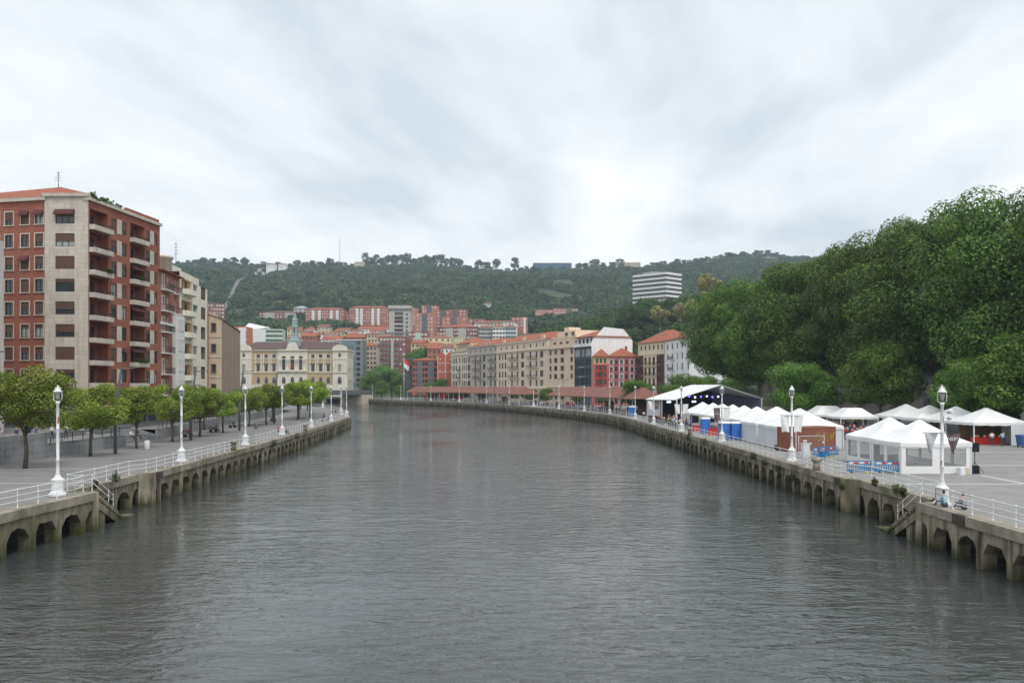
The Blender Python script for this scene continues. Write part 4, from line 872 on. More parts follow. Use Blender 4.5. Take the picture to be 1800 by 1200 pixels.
far2('apartment_block', 'brick housing with balconies below the funicular line', 455, 527, 548, 930, BR3, 12, 5, D=16, roof=(TILE, 1.5), bays=(.25, .75), bayma=GRYC, bayw=9, ww=2.0, **WK)
far2('apartment_block', 'low brown brick housing beside the funicular scar', 396, 452, 552, 960, BR3, 11, 4, D=16, roof=(TILE, 1.5), ww=2.2, **WK)
far2('apartment_block', 'red brick building on the wooded slope with an L-shaped roof', 471, 527, 531, 1010, PKB, 9, 3, D=18, roof=(TILE, 2), ww=1.6, **WK)
far2('apartment_block', 'brown brick tower peeping over the beige gable wall', 366, 393, 532, 700, BR3, 6, 8, D=10, yaw=-.3, ww=1.4, **WK)
far2('apartment_block', 'pavilion with pale sloping roof beside the brick blocks', 516, 540, 540, 960, GRYC, 3, 2, D=12, roof=(mat('pale_sheet_roof', (.42, .45, .47), .5), 2.5), ww=2)
# grey tower and neighbours
b = far('residential_tower', 'tall grey concrete tower with a dark central balcony bay', 684, 721, 541, 620, GRYC, 1, 1, D=15, ww=.1, wh=.1, fr=DARKF); Y = 620; A, B = (fx(684, Y), Y), (fx(721, Y), Y); ln = unit(A, B)[1]; zt = fz(541, Y)
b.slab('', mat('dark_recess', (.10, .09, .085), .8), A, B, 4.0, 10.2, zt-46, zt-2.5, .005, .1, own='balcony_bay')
for k in range(14): b.balcony(A, B, 4.1, 10.1, zt-5.6-3*k, out=.9, ma=[GRYC, OCH, WHF, TAN][k % 4], solid=.6)
for k in range(15): b.window(A, B, 12.9, zt-5-3*k, 1.5, 1.4, fr=DARKF, depth=.05, out=.06)
b.slab('crown', GRYC, A, B, -.6, ln+.6, zt-.2, zt+2.2, -15, .6)
for k in range(12): b.slab('', DARKF, A, B, .2+1.28*k, .75+1.28*k, zt-1.9, zt-.25, .003, .3, own='crown_slot')
b.done()
b = far('residential_tower', 'brown apartment tower with pale centre pier and stacked balconies by the riverside trees', 667, 713, 590, 520, BR3, 8, 9, D=14, yaw=.12, ww=1.3, wh=1.5, **WK); Y = 520; dx = fx(713, Y)-fx(667, Y); A, B = (fx(667, Y), Y+dx*math.tan(.12)/2), (fx(713, Y), Y-dx*math.tan(.12)/2); ln = unit(A, B)[1]; zt = fz(590, Y)
b.slab('', GRYC, A, B, ln*.5-.7, ln*.5+.9, zt-34, zt-1.5, .002, 1.3, own='pale_pier')
for k in range(10): b.balcony(A, B, .3, ln*.42, zt-4.0-3.05*k, out=1.2, ma=GRYC, rail=STEEL)
for k in range(10): b.balcony(A, B, ln*.58, ln*.78, zt-4.0-3.05*k, out=1.0, ma=GRYC, rail=STEEL)
b.slab('roof_pergola', GRYC, A, B, -.3, ln+.3, zt+2.2, zt+2.7, -12, .3)
for k in range(10): b.slab('', GRYC, A, B, ln*k/9.5, ln*k/9.5+.4, zt, zt+2.2, -.5, .1, own='pergola_post')
b.done()
# brick towers to the right of the grey one
BAYD = mat('dark_bay', (.13, .13, .14), .7, .3, .4)
for lab, p0, p1, yt, Y, c in (('salmon brick tower rising directly behind the grey tower', 716, 731, 540, 760, 2), ('salmon brick tower with white-edged window bay, tallest of the group', 731, 762, 549, 720, 5), ('brown brick tower set behind the salmon towers', 741, 768, 536, 800, 5), ('brick tower with dark bays in the middle of the group', 768, 790, 545, 770, 4), ('wide brick tower with pale balconies at the back of the group', 783, 819, 543, 810, 6), ('salmon brick tower in front of the wide one', 777, 819, 556, 740, 6), ('low salmon brick tower at the end of the group', 820, 851, 560, 745, 6)):
    far2('brick_tower', lab, p0, p1, yt, Y, PKB if 'salmon' in lab else BR2, c, 10, D=13, yaw=.1, bays=(.5,) if p1-p0 > 20 else None, bayma=BAYD, bayw=5, ww=1.4, group='brick towers on the slope', **WK)
far2('apartment_block', 'brown brick block with green balconies in front of the grey tower', 718, 752, 582, 600, BR3, 5, 6, D=13, ww=1.9, bays=(.5,), bayma=GRN, bayw=4.2, **WK)
far2('apartment_block', 'long low terrace with red roof and grey galleries', 768, 840, 574, 650, BR3, 15, 5, D=14, yaw=.05, roof=RT, ww=1.4, bays=(.3, .62), bayma=GRYC, bayw=6, **WK)
far2('apartment_block', 'grey glazed terrace next to the white block', 841, 866, 574, 640, GRYC, 6, 5, D=14, roof=RT, ww=1.5)
far2('apartment_block', 'white block with dark square windows behind the red riverside roof', 866, 888, 573, 630, WHB, 4, 4, D=14, roof=RT, ww=1.8)
far2('apartment_block', 'pale blue-grey block beside the dark trees', 888, 907, 573, 640, render('blue_grey', (.42, .47, .50)), 4, 4, D=14, roof=RT, ww=1.8)
far2('apartment_block', 'red brick hall with a glazed roof box above the dark trees', 899, 928, 556, 800, BR2, 4, 3, D=16, ww=1.6, bays=(.8,), **WK)
far2('apartment_block', 'pink housing block on the wooded slope with antenna', 941, 972, 543, 960, PKB, 7, 4, D=14, roof=(TILE, 1), ww=1.5, **WK)
far2('apartment_block', 'pink housing block with dark end bay beside the antenna one', 973, 1016, 541, 985, PKB, 10, 4, D=14, roof=(TILE, 1), ww=1.5, bays=(.62,), bayma=BAYD, bayw=6, **WK)
far2('apartment_block', 'yellow rendered house with plain gable in the old town', 752, 793, 592, 560, YLW, 4, 2, D=14, roof=(TILE, 2), ww=1.2)
far2('apartment_block', 'olive house behind the ivory corner house', 793, 815, 592, 545, render('olive_render', (.40, .36, .20)), 4, 4, D=12, ww=1.4, **WK)
far2('apartment_block', 'long beige low block under the brick towers', 735, 790, 606, 520, TAN, 7, 2, D=12, roof=RT, ww=1.3)
# modern white and green building, glass office
far2('office_building', 'white and pale green modern building with a folded white roof', 440, 496, 577, 570, GRN, 9, 3, D=16, yaw=-.15, ww=2.4, wh=1.2, bays=(.28,), bayw=9)
m = MB(); Y = 585; q0, q1 = fx(420, Y), fx(468, Y); m.hexa([(q0, Y, fz(582, Y)), (q1, Y, fz(575, Y)), (q1, Y+12, fz(575, Y)), (q0, Y+12, fz(582, Y))], [(q0+6, Y+3, fz(566, Y)), (q1-9, Y+3, fz(568, Y)), (q1-2, Y+12, fz(572, Y)), (q0+6, Y+12, fz(566, Y))]); m.build('folded_roof', CANVAS, label='folded white roof structure rising behind the town hall', cat='roof')
far2('apartment_block', 'orange brick block with round white balconies beside the beige gable wall', 408, 434, 573, 520, render('orange_brick', (.42, .15, .07)), 4, 6, D=12, ww=2.2, bays=(.7,), bayw=4, **WK)
b = far('office_building', 'glass office building with sloping front beside the town hall', 592, 637, 597, 520, mat('grey_panel', (.22, .24, .24), .5, .1), 1, 1, D=16, ww=.2, wh=.2); Y = 520; A, B = (fx(592, Y), Y), (fx(637, Y), Y); ln = unit(A, B)[1]; zt = fz(597, Y)
GLT = mat('teal_glass', (.10, .19, .20), .1, .25, .3, spec=.7)
for r in range(9):
    for k in range(4): b.slab('', GLT if (r+k) % 5 else GLASSL, A, B, .2+ln*.72*k/4, ln*.72*(k+1)/4, zt-3.2*(r+1)+.25, zt-3.2*r-.15, .004, .12, own='glass_panel')
for r in range(9): b.slab('', GLASS, A, B, ln*.76, ln*.92, zt-3.2*(r+1)+.5, zt-3.2*r-.6, .004, .1, own='strip_window')
b.slab('roof_edge', WHF, A, B, -.4, ln+.4, zt, zt+.5, -16, .4); b.done()
far2('apartment_block', 'narrow stone house with red roof between the glass office and brown tower', 638, 662, 607, 545, TAN, 4, 7, D=12, roof=(TILE, 3), ww=1.2)
# old town: small houses one by one
TILE2 = mat('weathered_roof_tile', (.27, .12, .085), .9, .22, 1.2, .3, kind='tile')
hc = [('white', WHB), ('cream', CREAM), ('white', WHB), ('brick', BR2), ('pale yellow', YLW), ('tan', TAN)]
spots = [(505, 528, 592, 600), (530, 556, 590, 620), (520, 545, 583, 680), (548, 566, 586, 650), (558, 578, 573, 760), (566, 592, 587, 610), (580, 606, 582, 660), (590, 615, 578, 720), (605, 632, 586, 600), (612, 640, 581, 660), (628, 655, 577, 720), (640, 664, 586, 610), (655, 682, 577, 690), (650, 676, 581, 640), (662, 684, 592, 570), (505, 530, 578, 720), (535, 552, 578, 735), (722, 745, 602, 545), (752, 775, 612, 500), (700, 722, 598, 590), (774, 797, 611, 505), (498, 520, 599, 560), (610, 640, 592, 560), (565, 600, 596, 555), (855, 880, 566, 720), (880, 905, 565, 740), (835, 858, 568, 715)]
for i, (p0, p1, yt, Y) in enumerate(sorted(spots, key=lambda s: s[0]+s[1])):
    cn, cm = hc[(i*5+i//3) % 6]; far('old_town_house', f'small {cn} red-roofed old town house, {ORD[i]} along the roofs from the green spire', p0, p1, yt, Y, cm, max(3, (p1-p0)//6), 3, D=12, yaw=random.uniform(-.25, .25), roof=(random.choice([TILE, TILE, TILE2]), random.uniform(1.6, 3.2), random.choice([0, 0, None])), ww=1.1, wh=1.5, group='old town houses', fr=DARKF).done()
# red modern houses by the flag
BRK2 = render('orange_red_brick', (.36, .10, .06))
b = far('riverside_house', 'brick house with white-lined twin gables beside the ivory corner house', 769, 797, 625, 445, BRK2, 3, 3, D=12, ww=.8, wh=.9, group='houses facing the river', **WK); Y = 445; A, B = (fx(769, Y), Y), (fx(797, Y), Y); zt = fz(625, Y); ln = unit(A, B)[1]
for f in (0.02, .5, .98): b.slab('', WHF, A, B, ln*f-.12, ln*f+.12, 0, zt, .003, .06, own='white_line')
for z in (zt-3.6, zt-8.2): b.slab('', WHF, A, B, 0, ln, z, z+.22, .003, .055, own='white_line')
for s in (0, 1):
    m = MB(); m.hexa([b.P(A, B, ln*s/2, zt, .01), b.P(A, B, ln*(s+1)/2, zt, .01), b.P(A, B, ln*(s+.5)/2, zt+2.6, .01)], [b.P(A, B, ln*s/2, zt, -12), b.P(A, B, ln*(s+1)/2, zt, -12), b.P(A, B, ln*(s+.5)/2, zt+2.6, -12)]); m.build('gable', [BRK2], b.root)
b.done()
far2('riverside_house', 'brick house with orange and glass bays behind the flag', 725, 768, 632, 450, BRK2, 8, 5, D=12, ww=1.4, wh=1.9, roof=(TILE, 1.5), bays=(.3, .75), bayma=BAYD, bayw=3, group='houses facing the river', fr=DARKF)
far2('riverside_house', 'dark glass and red panel house directly behind the flag', 712, 727, 628, 455, mat('dark_teal_panel', (.07, .11, .115), .3), 3, 6, D=12, ww=1.4, wh=1.8, group='houses facing the river', fr=DARKF)
# white office above the trees
WB = render('white_band', (.74, .75, .77)); Y = 600.0; A, B, Cx = (fx(1114.5, Y), Y+2), (fx(1160, Y)+1.5, Y-16), (fx(1193, Y), Y-6)
b = Bld('office_building', 'white banded office block standing above the wooded mound', (fx(1155, Y), Y, 55), cat='building'); zt = fz(482, Y); DK = mat('dark_band_glass', (.06, .065, .075), .2, .2, spec=.6)
EXC.append((fx(1155, Y), Y, 21))
for P, Q in ((A, B), (B, Cx)):
    ln = unit(P, Q)[1]; b.wall('core_wall', GRYC, P, Q, 50, zt)
    for k in range(9):
        z = zt-.9-3.05*k; b.slab('', WB, P, Q, -.3, ln+.3, z-.75, z+.45, .01, .9, own='white_band')
        nwin = int(ln/2.1)
        for q_ in range(nwin): b.slab('', DK, P, Q, ln*q_/nwin+.12, ln*(q_+1)/nwin-.12, z-2.45, z-.85, .005, .12, own='window')
b.wall('core_wall', GRYC, Cx, (fx(1193, Y)-8, Y+16), 50, zt); b.wall('core_wall', GRYC, (fx(1193, Y)-8, Y+16), A, 50, zt)
m = b.mb('roof', TARP); m.face([(p[0]-b.o[0], p[1]-b.o[1], zt-55) for p in (A, B, Cx, (fx(1193, Y)-8, Y+16))]); b.slab('plant_room', GRYC, A, B, 6, 16, zt, zt+1.6, -10, -3); b.done()
# on the ridge
def ridge_y(px): return 1690.0
b = far('hilltop_hall', 'long blue building on the skyline', 937, 1005, 461, 1735, mat('blue_panel', (.06, .13, .22), .5), 20, 2, D=20, ww=2.4, wh=1.6, fh=4); b.done()
far2('hilltop_house', 'low pale building on the skyline beside the white antenna', 1096, 1126, 460, 1690, TAN, 6, 2, D=14, ww=2)
for i, (p0, p1, yt, Y, lab) in enumerate([(468, 484, 463, 1560, 'white chalet with red roof high on the hillside'), (489, 503, 463, 1570, 'second white chalet at the top of the funicular'), (623, 640, 459, 1640, 'pale villa among the tall ridge trees'), (850, 863, 533, 1010, 'small white farmhouse alone in the woods'), (683, 712, 533, 1040, 'yellow villa with arcade above the brick blocks'), (716, 728, 519, 1150, 'stone ruin with a pale wall on the hillside'), (1340, 1372, 451, 1660, 'pale cliff-like building below the ridge')]):
    far2('hillside_house', lab, p0, p1, yt, Y, WHB if 'white' in lab else CREAM, 4, 2, D=10, roof=(TILE, 2) if 'white' in lab or 'yellow' in lab else None, ww=1.4, group='houses on the hill')
m = MB(); Y = 1690; z = float(H(fx(597, Y), Y)); m.tube([(fx(597, Y), Y, z), (fx(597, Y), Y, fz(418, Y))], [.55, .25], 6); m.build('radio_mast', STEEL, label='thin radio mast standing on the ridge', cat='mast')
m = MB(); m.tube([(fx(1071, Y), Y, float(H(fx(1071, Y), Y))), (fx(1071, Y), Y, fz(452, Y))], .7, 6); m.build('white_mast', WHF, label='short white antenna on the ridge near the pale building', cat='mast')
# funicular scar and its top portal
fn = MB(); pts = [(fx(p, Y), Y, float(H(fx(p, Y), Y))+4.5) for p, Y in ((392, 960), (402, 1040), (418, 1180), (432, 1300), (446, 1420), (456, 1500))]
for a, c in zip(pts[:-1], pts[1:]): fn.face([(a[0]-2.5, a[1], a[2]), (a[0]+2.5, a[1], a[2]), (c[0]+2.5, c[1], c[2]), (c[0]-2.5, c[1], c[2])])
fn.build('funicular_track', mat('track_bed', (.15, .15, .13), .9, .2, .1), label='pale straight funicular track climbing the wooded hill', cat='track')
FUN = pts
m = MB(); p = pts[-1]; m.box(p[0]-9, p[0]-4, p[1], p[1]+6, p[2]-8, p[2]+14); m.box(p[0]+4, p[0]+9, p[1], p[1]+6, p[2]-8, p[2]+14); m.box(p[0]-9, p[0]+9, p[1], p[1]+6, p[2]+9, p[2]+14.5); m.build('funicular_portal', GRYC, label='concrete portal at the upper end of the funicular track', cat='portal')

# ------------------------------------------------------------------ trees
def crown(name, R3, n, size, lobes, ma, seed, flat=.75, core=.72, lr=(.22, .40)):
    """crown of n leaf-sized faces scattered over many lobes; a loose outline with gaps"""
    g = np.random.default_rng(seed); rx, rz = R3
    th = g.uniform(0, 2*np.pi, lobes); cz = g.uniform(-.75, .9, lobes); rr = np.sqrt(np.clip(1-cz**2*.9, 0, 1))*g.uniform(.35, .95, lobes)
    C = np.stack([rr*np.cos(th)*rx, rr*np.sin(th)*rx, cz*rz*.85], 1); LR = g.uniform(lr[0], lr[1], lobes)*min(rx, rz)
    w_ = LR**2; idx = g.choice(lobes, n, p=w_/w_.sum()); a = g.normal(size=(n, 3)); a /= np.linalg.norm(a, axis=1)[:, None]
    rad = g.uniform(core, 1.06, n)+(g.random(n) < .07)*g.uniform(0, .22, n); P = C[idx]+a*(LR[idx]*rad)[:, None]*np.array((1.1, 1.1, flat))
    nrm = a*.85+g.normal(size=(n, 3))*.42+np.array((0, 0, .35)); nrm /= np.linalg.norm(nrm, axis=1)[:, None]
    u = np.cross(nrm, g.normal(size=(n, 3))); u /= np.linalg.norm(u, axis=1)[:, None]; v = np.cross(nrm, u); s = (size*g.uniform(.6, 1.25, n))[:, None]
    V = np.stack([P-u*s, P-v*s*.62+nrm*s*.15, P+u*s, P+v*s*.62+nrm*s*.15], 1).reshape(-1, 3)
    me = bpy.data.meshes.new(name); me.vertices.add(4*n); me.vertices.foreach_set('co', V.ravel()); me.loops.add(4*n); me.loops.foreach_set('vertex_index', np.arange(4*n)); me.polygons.add(n); me.polygons.foreach_set('loop_start', np.arange(0, 4*n, 4)); me.update(calc_edges=True); me.validate(); me.materials.append(ma)
    return me, C
PBARK = mat('plane_bark', (.24, .215, .165), .9, .3, 2, .4, patch=(.15, .135, .10))
def trunk(h, r, C, cz, name='trunk', spread=.8, nb=7, seed=1, bark=None):
    g = random.Random(seed); m = MB(); fork = h*.55; m.tube([(0, 0, -.1), (0.02*h, 0, fork*.5), (0, .01*h, fork)], [r*1.25, r, r*.85], 8)
    for k in range(min(nb, len(C))):
        c = C[k]; e = (c[0]*spread, c[1]*spread, cz+c[2]*spread); mid = (e[0]*.4, e[1]*.4, fork+(e[2]-fork)*.55)
        m.tube([(0, .01*h, fork*.92), mid, e], [r*.55, r*.36, r*.12], 6)
    return m.mesh(name, bark or BARK)
LM_L = leafmat('street_tree_leaf', (.12, .185, .025), (.34, .40, .06), .28); LM_P = leafmat('plane_tree_leaf', (.05, .105, .024), (.185, .27, .055), .22); LM_B = leafmat('lime_tree_leaf', (.065, .14, .025), (.18, .28, .05), .22)
LM_M = leafmat('mound_leaf', (.035, .075, .02), (.115, .17, .045), .35); LM_F = leafmat('forest_leaf', (.03, .065, .022), (.115, .165, .05), .4, .03); LM_Y = leafmat('blossom_leaf', (.20, .21, .06), (.48, .45, .22), .1)
def variants(base, nv, R3, n, size, lobes, ma, th, tr, flat=.75, seed=0, core=.72, lr=(.22, .40), nb=7):
    outv = []
    for k in range(nv):
        me, C = crown(base+'_crown', R3, n, size, lobes, ma, seed+k, flat, core, lr); outv.append((me, trunk(th, tr, C, th, seed=seed+k, nb=nb, bark=PBARK if nb > 9 else BARK) if th else None))
    return outv
def tree(name, label, x, y, z, h, var, ref, group, sx=1.0, rz=None):
    """ref = (crown centre height, total height) of the variant at scale 1"""
    s = h/ref[1]; rt = thing(name, (x, y, z), label, 'tree', group, rz=random.uniform(0, 6.28) if rz is None else rz); rt.scale = (s*sx, s*sx, s)
    put('crown', var[0], rt, (0, 0, ref[0]))
    if var[1]: put('trunk', var[1], rt)
    return rt
VL = variants('street_tree', 4, (3.3, 2.6), 14500, .105, 42, LM_L, 4.6, .14, seed=10)
LT = [(-41.3, 72.4, 8.9), (-42, 85, 7.3), (-42, 95.5, 7.2), (-42.6, 107, 7.4), (-43, 117.5, 7.3), (-43, 127, 6.6), (-45.6, 148, 6.9), (-44.2, 153.5, 7.6), (-46.5, 166, 7.4), (-44, 175, 7.9), (-46, 184, 7.8), (-45, 190, 8.4), (-47.4, 202, 8.6), (-50, 212, 8.3), (-53, 224, 8.4), (-49, 136, 6.8), (-57.5, 240, 8.6), (-63, 254, 8.5)]
for i, (x, y, h) in enumerate(sorted(LT, key=lambda q: q[1])): tree('street_tree', f'small round-crowned promenade tree, {ORD[i]} in the row going away towards the town hall', x, y, 0, h, VL[i % 4], (4.9, 7.5), 'trees on the promenade', sx=random.uniform(.9, 1.2))
VP = variants('plane_tree', 3, (10.5, 11.5), 95000, .2, 120, LM_P, 15, .62, seed=30, flat=.85, core=.74, lr=(.13, .30), nb=26)
PT = [(52, 200, 31), (56, 187, 32), (62, 178, 33.5), (68, 168, 35), (70, 156, 36), (69, 139, 36), (73, 125, 36.5), (80, 112, 36), (84, 150, 37), (60, 205, 33), (88, 128, 38), (76, 98, 30)]
for i, (x, y, h) in enumerate(sorted(PT, key=lambda q: q[0]/q[1])): tree('plane_tree', f'huge old plane tree behind the tents, {ORD[i]} of the row from the white house', x, y, 0, h, VP[i % 3], (16.5, 28.0), 'plane trees behind the tents', sx=.98)
VB = variants('lime_tree', 3, (4.6, 4.3), 24000, .145, 60, LM_B, 5.6, .2, seed=50)
for i, (x, y, h, sx, lab) in enumerate([(49, 144, 11, 1.2, 'bushy green tree in front of the plane trees behind the stone urns'), (57.5, 133, 14, 1.0, 'tall bushy green tree behind the pointed back tents'), (61.5, 116, 11.2, .9, 'bushy tree directly above the tent with the market stall'), (65, 106, 14, 1.15, 'bright green tree at the picture edge above the recycling bins'), (36, 176, 9.5, 1.2, 'bushy tree immediately behind the stage roof'), (44, 182, 9.5, 1.1, 'second bushy tree behind the stage roof, darker'), (30.5, 206, 8.6, 1.1, 'round tree between the market canopy and the buff house'), (54, 152, 9, 1.2, 'low bushy tree between the stage and the urns'), (70, 118, 10, 1.2, 'low spreading tree under the plane trees by the playground edge'), (71, 96, 12, 1.1, 'leafy bright tree cut by the picture edge')]):
    tree('lime_tree', lab, x, y, 0, h, VB[i % 3], (6.3, 10.6), 'bushy trees on the plaza', sx=sx)
ST = [(fx(845, 350), 372, 6.5), (fx(905, 345), 352, 6.5), (fx(933, 335), 330, 6.2), (fx(960, 310), 312, 6.3), (fx(1015, 290), 288, 5.6), (fx(1062, 270), 270, 6), (fx(1107, 262), 262, 7), (fx(815, 375), 392, 5.6), (fx(800, 400), 405, 5.5), (fx(752, 420), 432, 9.5), (fx(775, 425), 428, 11), (fx(673, 455), 452, 10), (fx(655, 470), 466, 15), (fx(690, 478), 474, 17), (fx(700, 450), 455, 7.5), (fx(668, 480), 486, 19)]
for i, (x, y, h) in enumerate(sorted(ST, key=lambda q: q[0]/q[1])): tree('riverside_tree', f'leafy tree on the far riverside street, {ORD[i]} counting from the town hall bridge', x, y, 0, h, VB[i % 3], (6.3, 10.6), 'trees on the riverside street')
tree('riverside_tree', 'loose green tree growing between the old town roofs', fx(740, 510), 510, 4, 26, VB[1], (6.3, 10.6), 'trees on the riverside street')
VM = variants('mound_tree', 4, (6.0, 6.0), 2600, .55, 40, LM_M, 6.5, .35, seed=70, flat=.9)
k = 0; g = np.random.default_rng(5)
for ri, yy in enumerate((388, 405, 424, 445, 470, 500, 535)):
    kr = 0
    for px in np.arange(905, 1330, 20.0):
        x = fx(px+g.uniform(-7, 7), yy); zt = float(H(x, yy))
        if zt < (.5 if yy < 430 else 6) or any((x-e[0])**2+(yy-e[1])**2 < e[2]**2 for e in EXC) or k > 230: continue
        k += 1; kr += 1; pos = ['on the lower edge', 'on the middle slope', 'near the top'][0 if yy < 420 else 1 if yy < 480 else 2]
        var = VM[k % 4]; tree('woodland_tree', f'dark woodland tree on the mound, {ORD[kr-1]} from the town in the {ORD[ri]} row up', x, yy+g.uniform(-5, 5), zt-.5, g.uniform(11, 17), var, (8.5, 14.5), 'woodland trees on the mound')
for i, px in enumerate(np.arange(1096, 1222, 11.0)):
    yy = 552+g.uniform(-8, 6); x = fx(px, yy); zt = float(H(x, yy)); tree('woodland_tree', f'dark tree hiding the foot of the white banded office, {ORD[i]} along it', x, yy, zt-.5, max(9, fz(533+g.uniform(-6, 6), yy)-zt), VM[i % 4], (8.5, 14.5), 'trees below the white office', sx=1.0)
me, C = crown('blossom_crown', (4.5, 4), 2200, .5, 30, LM_Y, 99)
for i, (px, py, Y) in enumerate([(1248, 497, 330), (1252, 520, 380), (1200, 545, 400), (1160, 550, 410), (1222, 540, 390)]):
    rt = thing('flowering_tree', (fx(px, Y), Y, max(0, float(H(fx(px, Y), Y)))), ['pale yellow flowering tree highest above the plane trees', 'pale flowering tree under the highest one', 'cream flowering tree below the white office', 'cream flowering tree nearest the mound edge', 'cream flowering tree in the middle of the mound'][i].replace('nearest', 'beside'), 'tree', 'flowering trees'); zc = fz(py, Y)-rt.location.z
    put('crown', me, rt, (0, 0, zc)); m = MB(); m.tube([(0, 0, -.3), (0, 0, zc)], [.35, .2], 6); m.build('trunk', BARK, rt)
# tall trees on the skyline, one by one
VS = variants('ridge_tree', 4, (5.5, 6.0), 700, .9, 26, LM_F, 9, .4, seed=90, flat=1.0)
sk = [(p, 455+random.uniform(-6, 6)) for p in (318, 330, 346, 357, 372, 385, 398, 412, 430, 522, 536, 549, 565, 580)]+[(p, 447+random.uniform(-5, 6)) for p in (642, 652, 662, 672, 682, 694, 706, 716, 727, 738, 748, 757, 766, 776, 786, 797, 808)]+[(p, 456+random.uniform(-6, 5)) for p in (842, 855, 872, 905, 1018, 1030, 1045, 1060, 1078, 1090)]+[(p, 438+random.uniform(-5, 8)) for p in (1285, 1297, 1306, 1318, 1333, 1350, 1365)]
sk += [(p+random.uniform(-3, 3), np.interp(p, RX, RY)-random.uniform(2, 7)) for p in np.arange(300, 1480, 11.0)]; sk.sort()
ORDR = [a+b for a in ('', 'hundred-and-') for b in ORD+['fiftieth']+['fifty-'+o for o in ORD[:9]]+['sixtieth']+['sixty-'+o for o in ORD[:9]]+['seventieth']+['seventy-'+o for o in ORD[:9]]+['eightieth']+['eighty-'+o for o in ORD[:9]]+['ninetieth']+['ninety-'+o for o in ORD[:9]]+['hundredth']]
for i, (px, py) in enumerate(sk):
    Y = 1690+random.uniform(-25, 10); x = fx(px, Y); z = float(H(x, Y)); h = max(11, fz(py, Y)-z)
    tree('ridge_tree', f'tree on the ridge skyline, {ORDR[i]} along it from the brick block', x, Y, z, h, VS[i % 4], (12.5, 19), 'trees on the skyline', sx=random.uniform(1.25, 1.75)*min(1, 20/h))

# forest on the hill: nobody could count it
src = bpy.data.collections.new('forest_crowns')
for k in range(5):
    me, C = crown('forest_crown', (5.4, 5.0), 190, 1.35, 9, LM_F, 200+k, .95, core=.8); o = bpy.data.objects.new('forest_crown', me); src.objects.link(o)
g = np.random.default_rng(21); NP = 42000
Yp = np.sqrt(g.uniform(600**2, 1740**2, NP)); Xp = ((g.uniform(255, 1560, NP)-900)/F)*Yp; keep = Yp > np.where(Xp > -60, 600, 640)
pxl = 900+F*Xp/Yp
slope_y = np.interp(pxl, [255, 400, 540, 690, 860, 930, 1000, 1560], [700, 690, 800, 940, 860, 830, 800, 640]); keep &= Yp > slope_y-30*g.random(NP)
for ex, ey, er in EXC: keep &= (Xp-ex)**2+(Yp-ey)**2 > er**2
FP = np.array(FUN)
for a, c in zip(FP[:-1], FP[1:]):
    tpar = np.clip((Yp-a[1])/(c[1]-a[1]), 0, 1); cx = a[0]+(c[0]-a[0])*tpar; keep &= ~((Yp > a[1]-5) & (Yp < c[1]) & (np.abs(Xp-cx) < 6.5))
for ex, ey, rx_, ry_ in [(fx(990, 1290), 1290, 26, 70), (fx(985, 1120), 1120, 34, 55), (fx(700, 1090), 1090, 40, 22), (fx(770, 1100), 1100, 30, 18), (fx(745, 1180), 1180, 20, 20)]: keep &= ((Xp-ex)/rx_)**2+((Yp-ey)/ry_)**2 > 1
Xp, Yp = Xp[keep], Yp[keep]; Zp = H(Xp, Yp); n = len(Xp)
me = bpy.data.meshes.new('forest'); me.vertices.add(n); me.vertices.foreach_set('co', np.stack([Xp, Yp, Zp+3.2], 1).ravel())
at = me.attributes.new('size', 'FLOAT', 'POINT'); at.data.foreach_set('value', g.uniform(.6, 1.45, n)*(.9+.25*hnoise(Xp*3, Yp*3)).clip(.7, 1.3)); at = me.attributes.new('turn', 'FLOAT_VECTOR', 'POINT'); tv = np.zeros((n, 3)); tv[:, 2] = g.uniform(0, 6.28, n); at.data.foreach_set('vector', tv.ravel())
fo = put('forest', me, kind='stuff', label='dense mixed forest covering the hillside', cat='forest')
ng = bpy.data.node_groups.new('forest_scatter', 'GeometryNodeTree'); ng.interface.new_socket('Geometry', in_out='INPUT', socket_type='NodeSocketGeometry'); ng.interface.new_socket('Geometry', in_out='OUTPUT', socket_type='NodeSocketGeometry')
gi, go = ng.nodes.new('NodeGroupInput'), ng.nodes.new('NodeGroupOutput'); m2p = ng.nodes.new('GeometryNodeMeshToPoints'); ip = ng.nodes.new('GeometryNodeInstanceOnPoints'); ci = ng.nodes.new('GeometryNodeCollectionInfo')
ci.inputs['Collection'].default_value = src; ci.inputs['Separate Children'].default_value = True; ci.inputs['Reset Children'].default_value = True; ip.inputs['Pick Instance'].default_value = True
na = ng.nodes.new('GeometryNodeInputNamedAttribute'); na.data_type = 'FLOAT'; na.inputs['Name'].default_value = 'size'; nb_ = ng.nodes.new('GeometryNodeInputNamedAttribute'); nb_.data_type = 'FLOAT_VECTOR'; nb_.inputs['Name'].default_value = 'turn'
ng.links.new(gi.outputs[0], m2p.inputs['Mesh']); ng.links.new(m2p.outputs[0], ip.inputs['Points']); ng.links.new(ci.outputs[0], ip.inputs['Instance']); ng.links.new(na.outputs['Attribute'], ip.inputs['Scale']); ng.links.new(nb_.outputs['Attribute'], ip.inputs['Rotation']); ng.links.new(ip.outputs[0], go.inputs[0])
fo.modifiers.new('scatter', 'NODES').node_group = ng
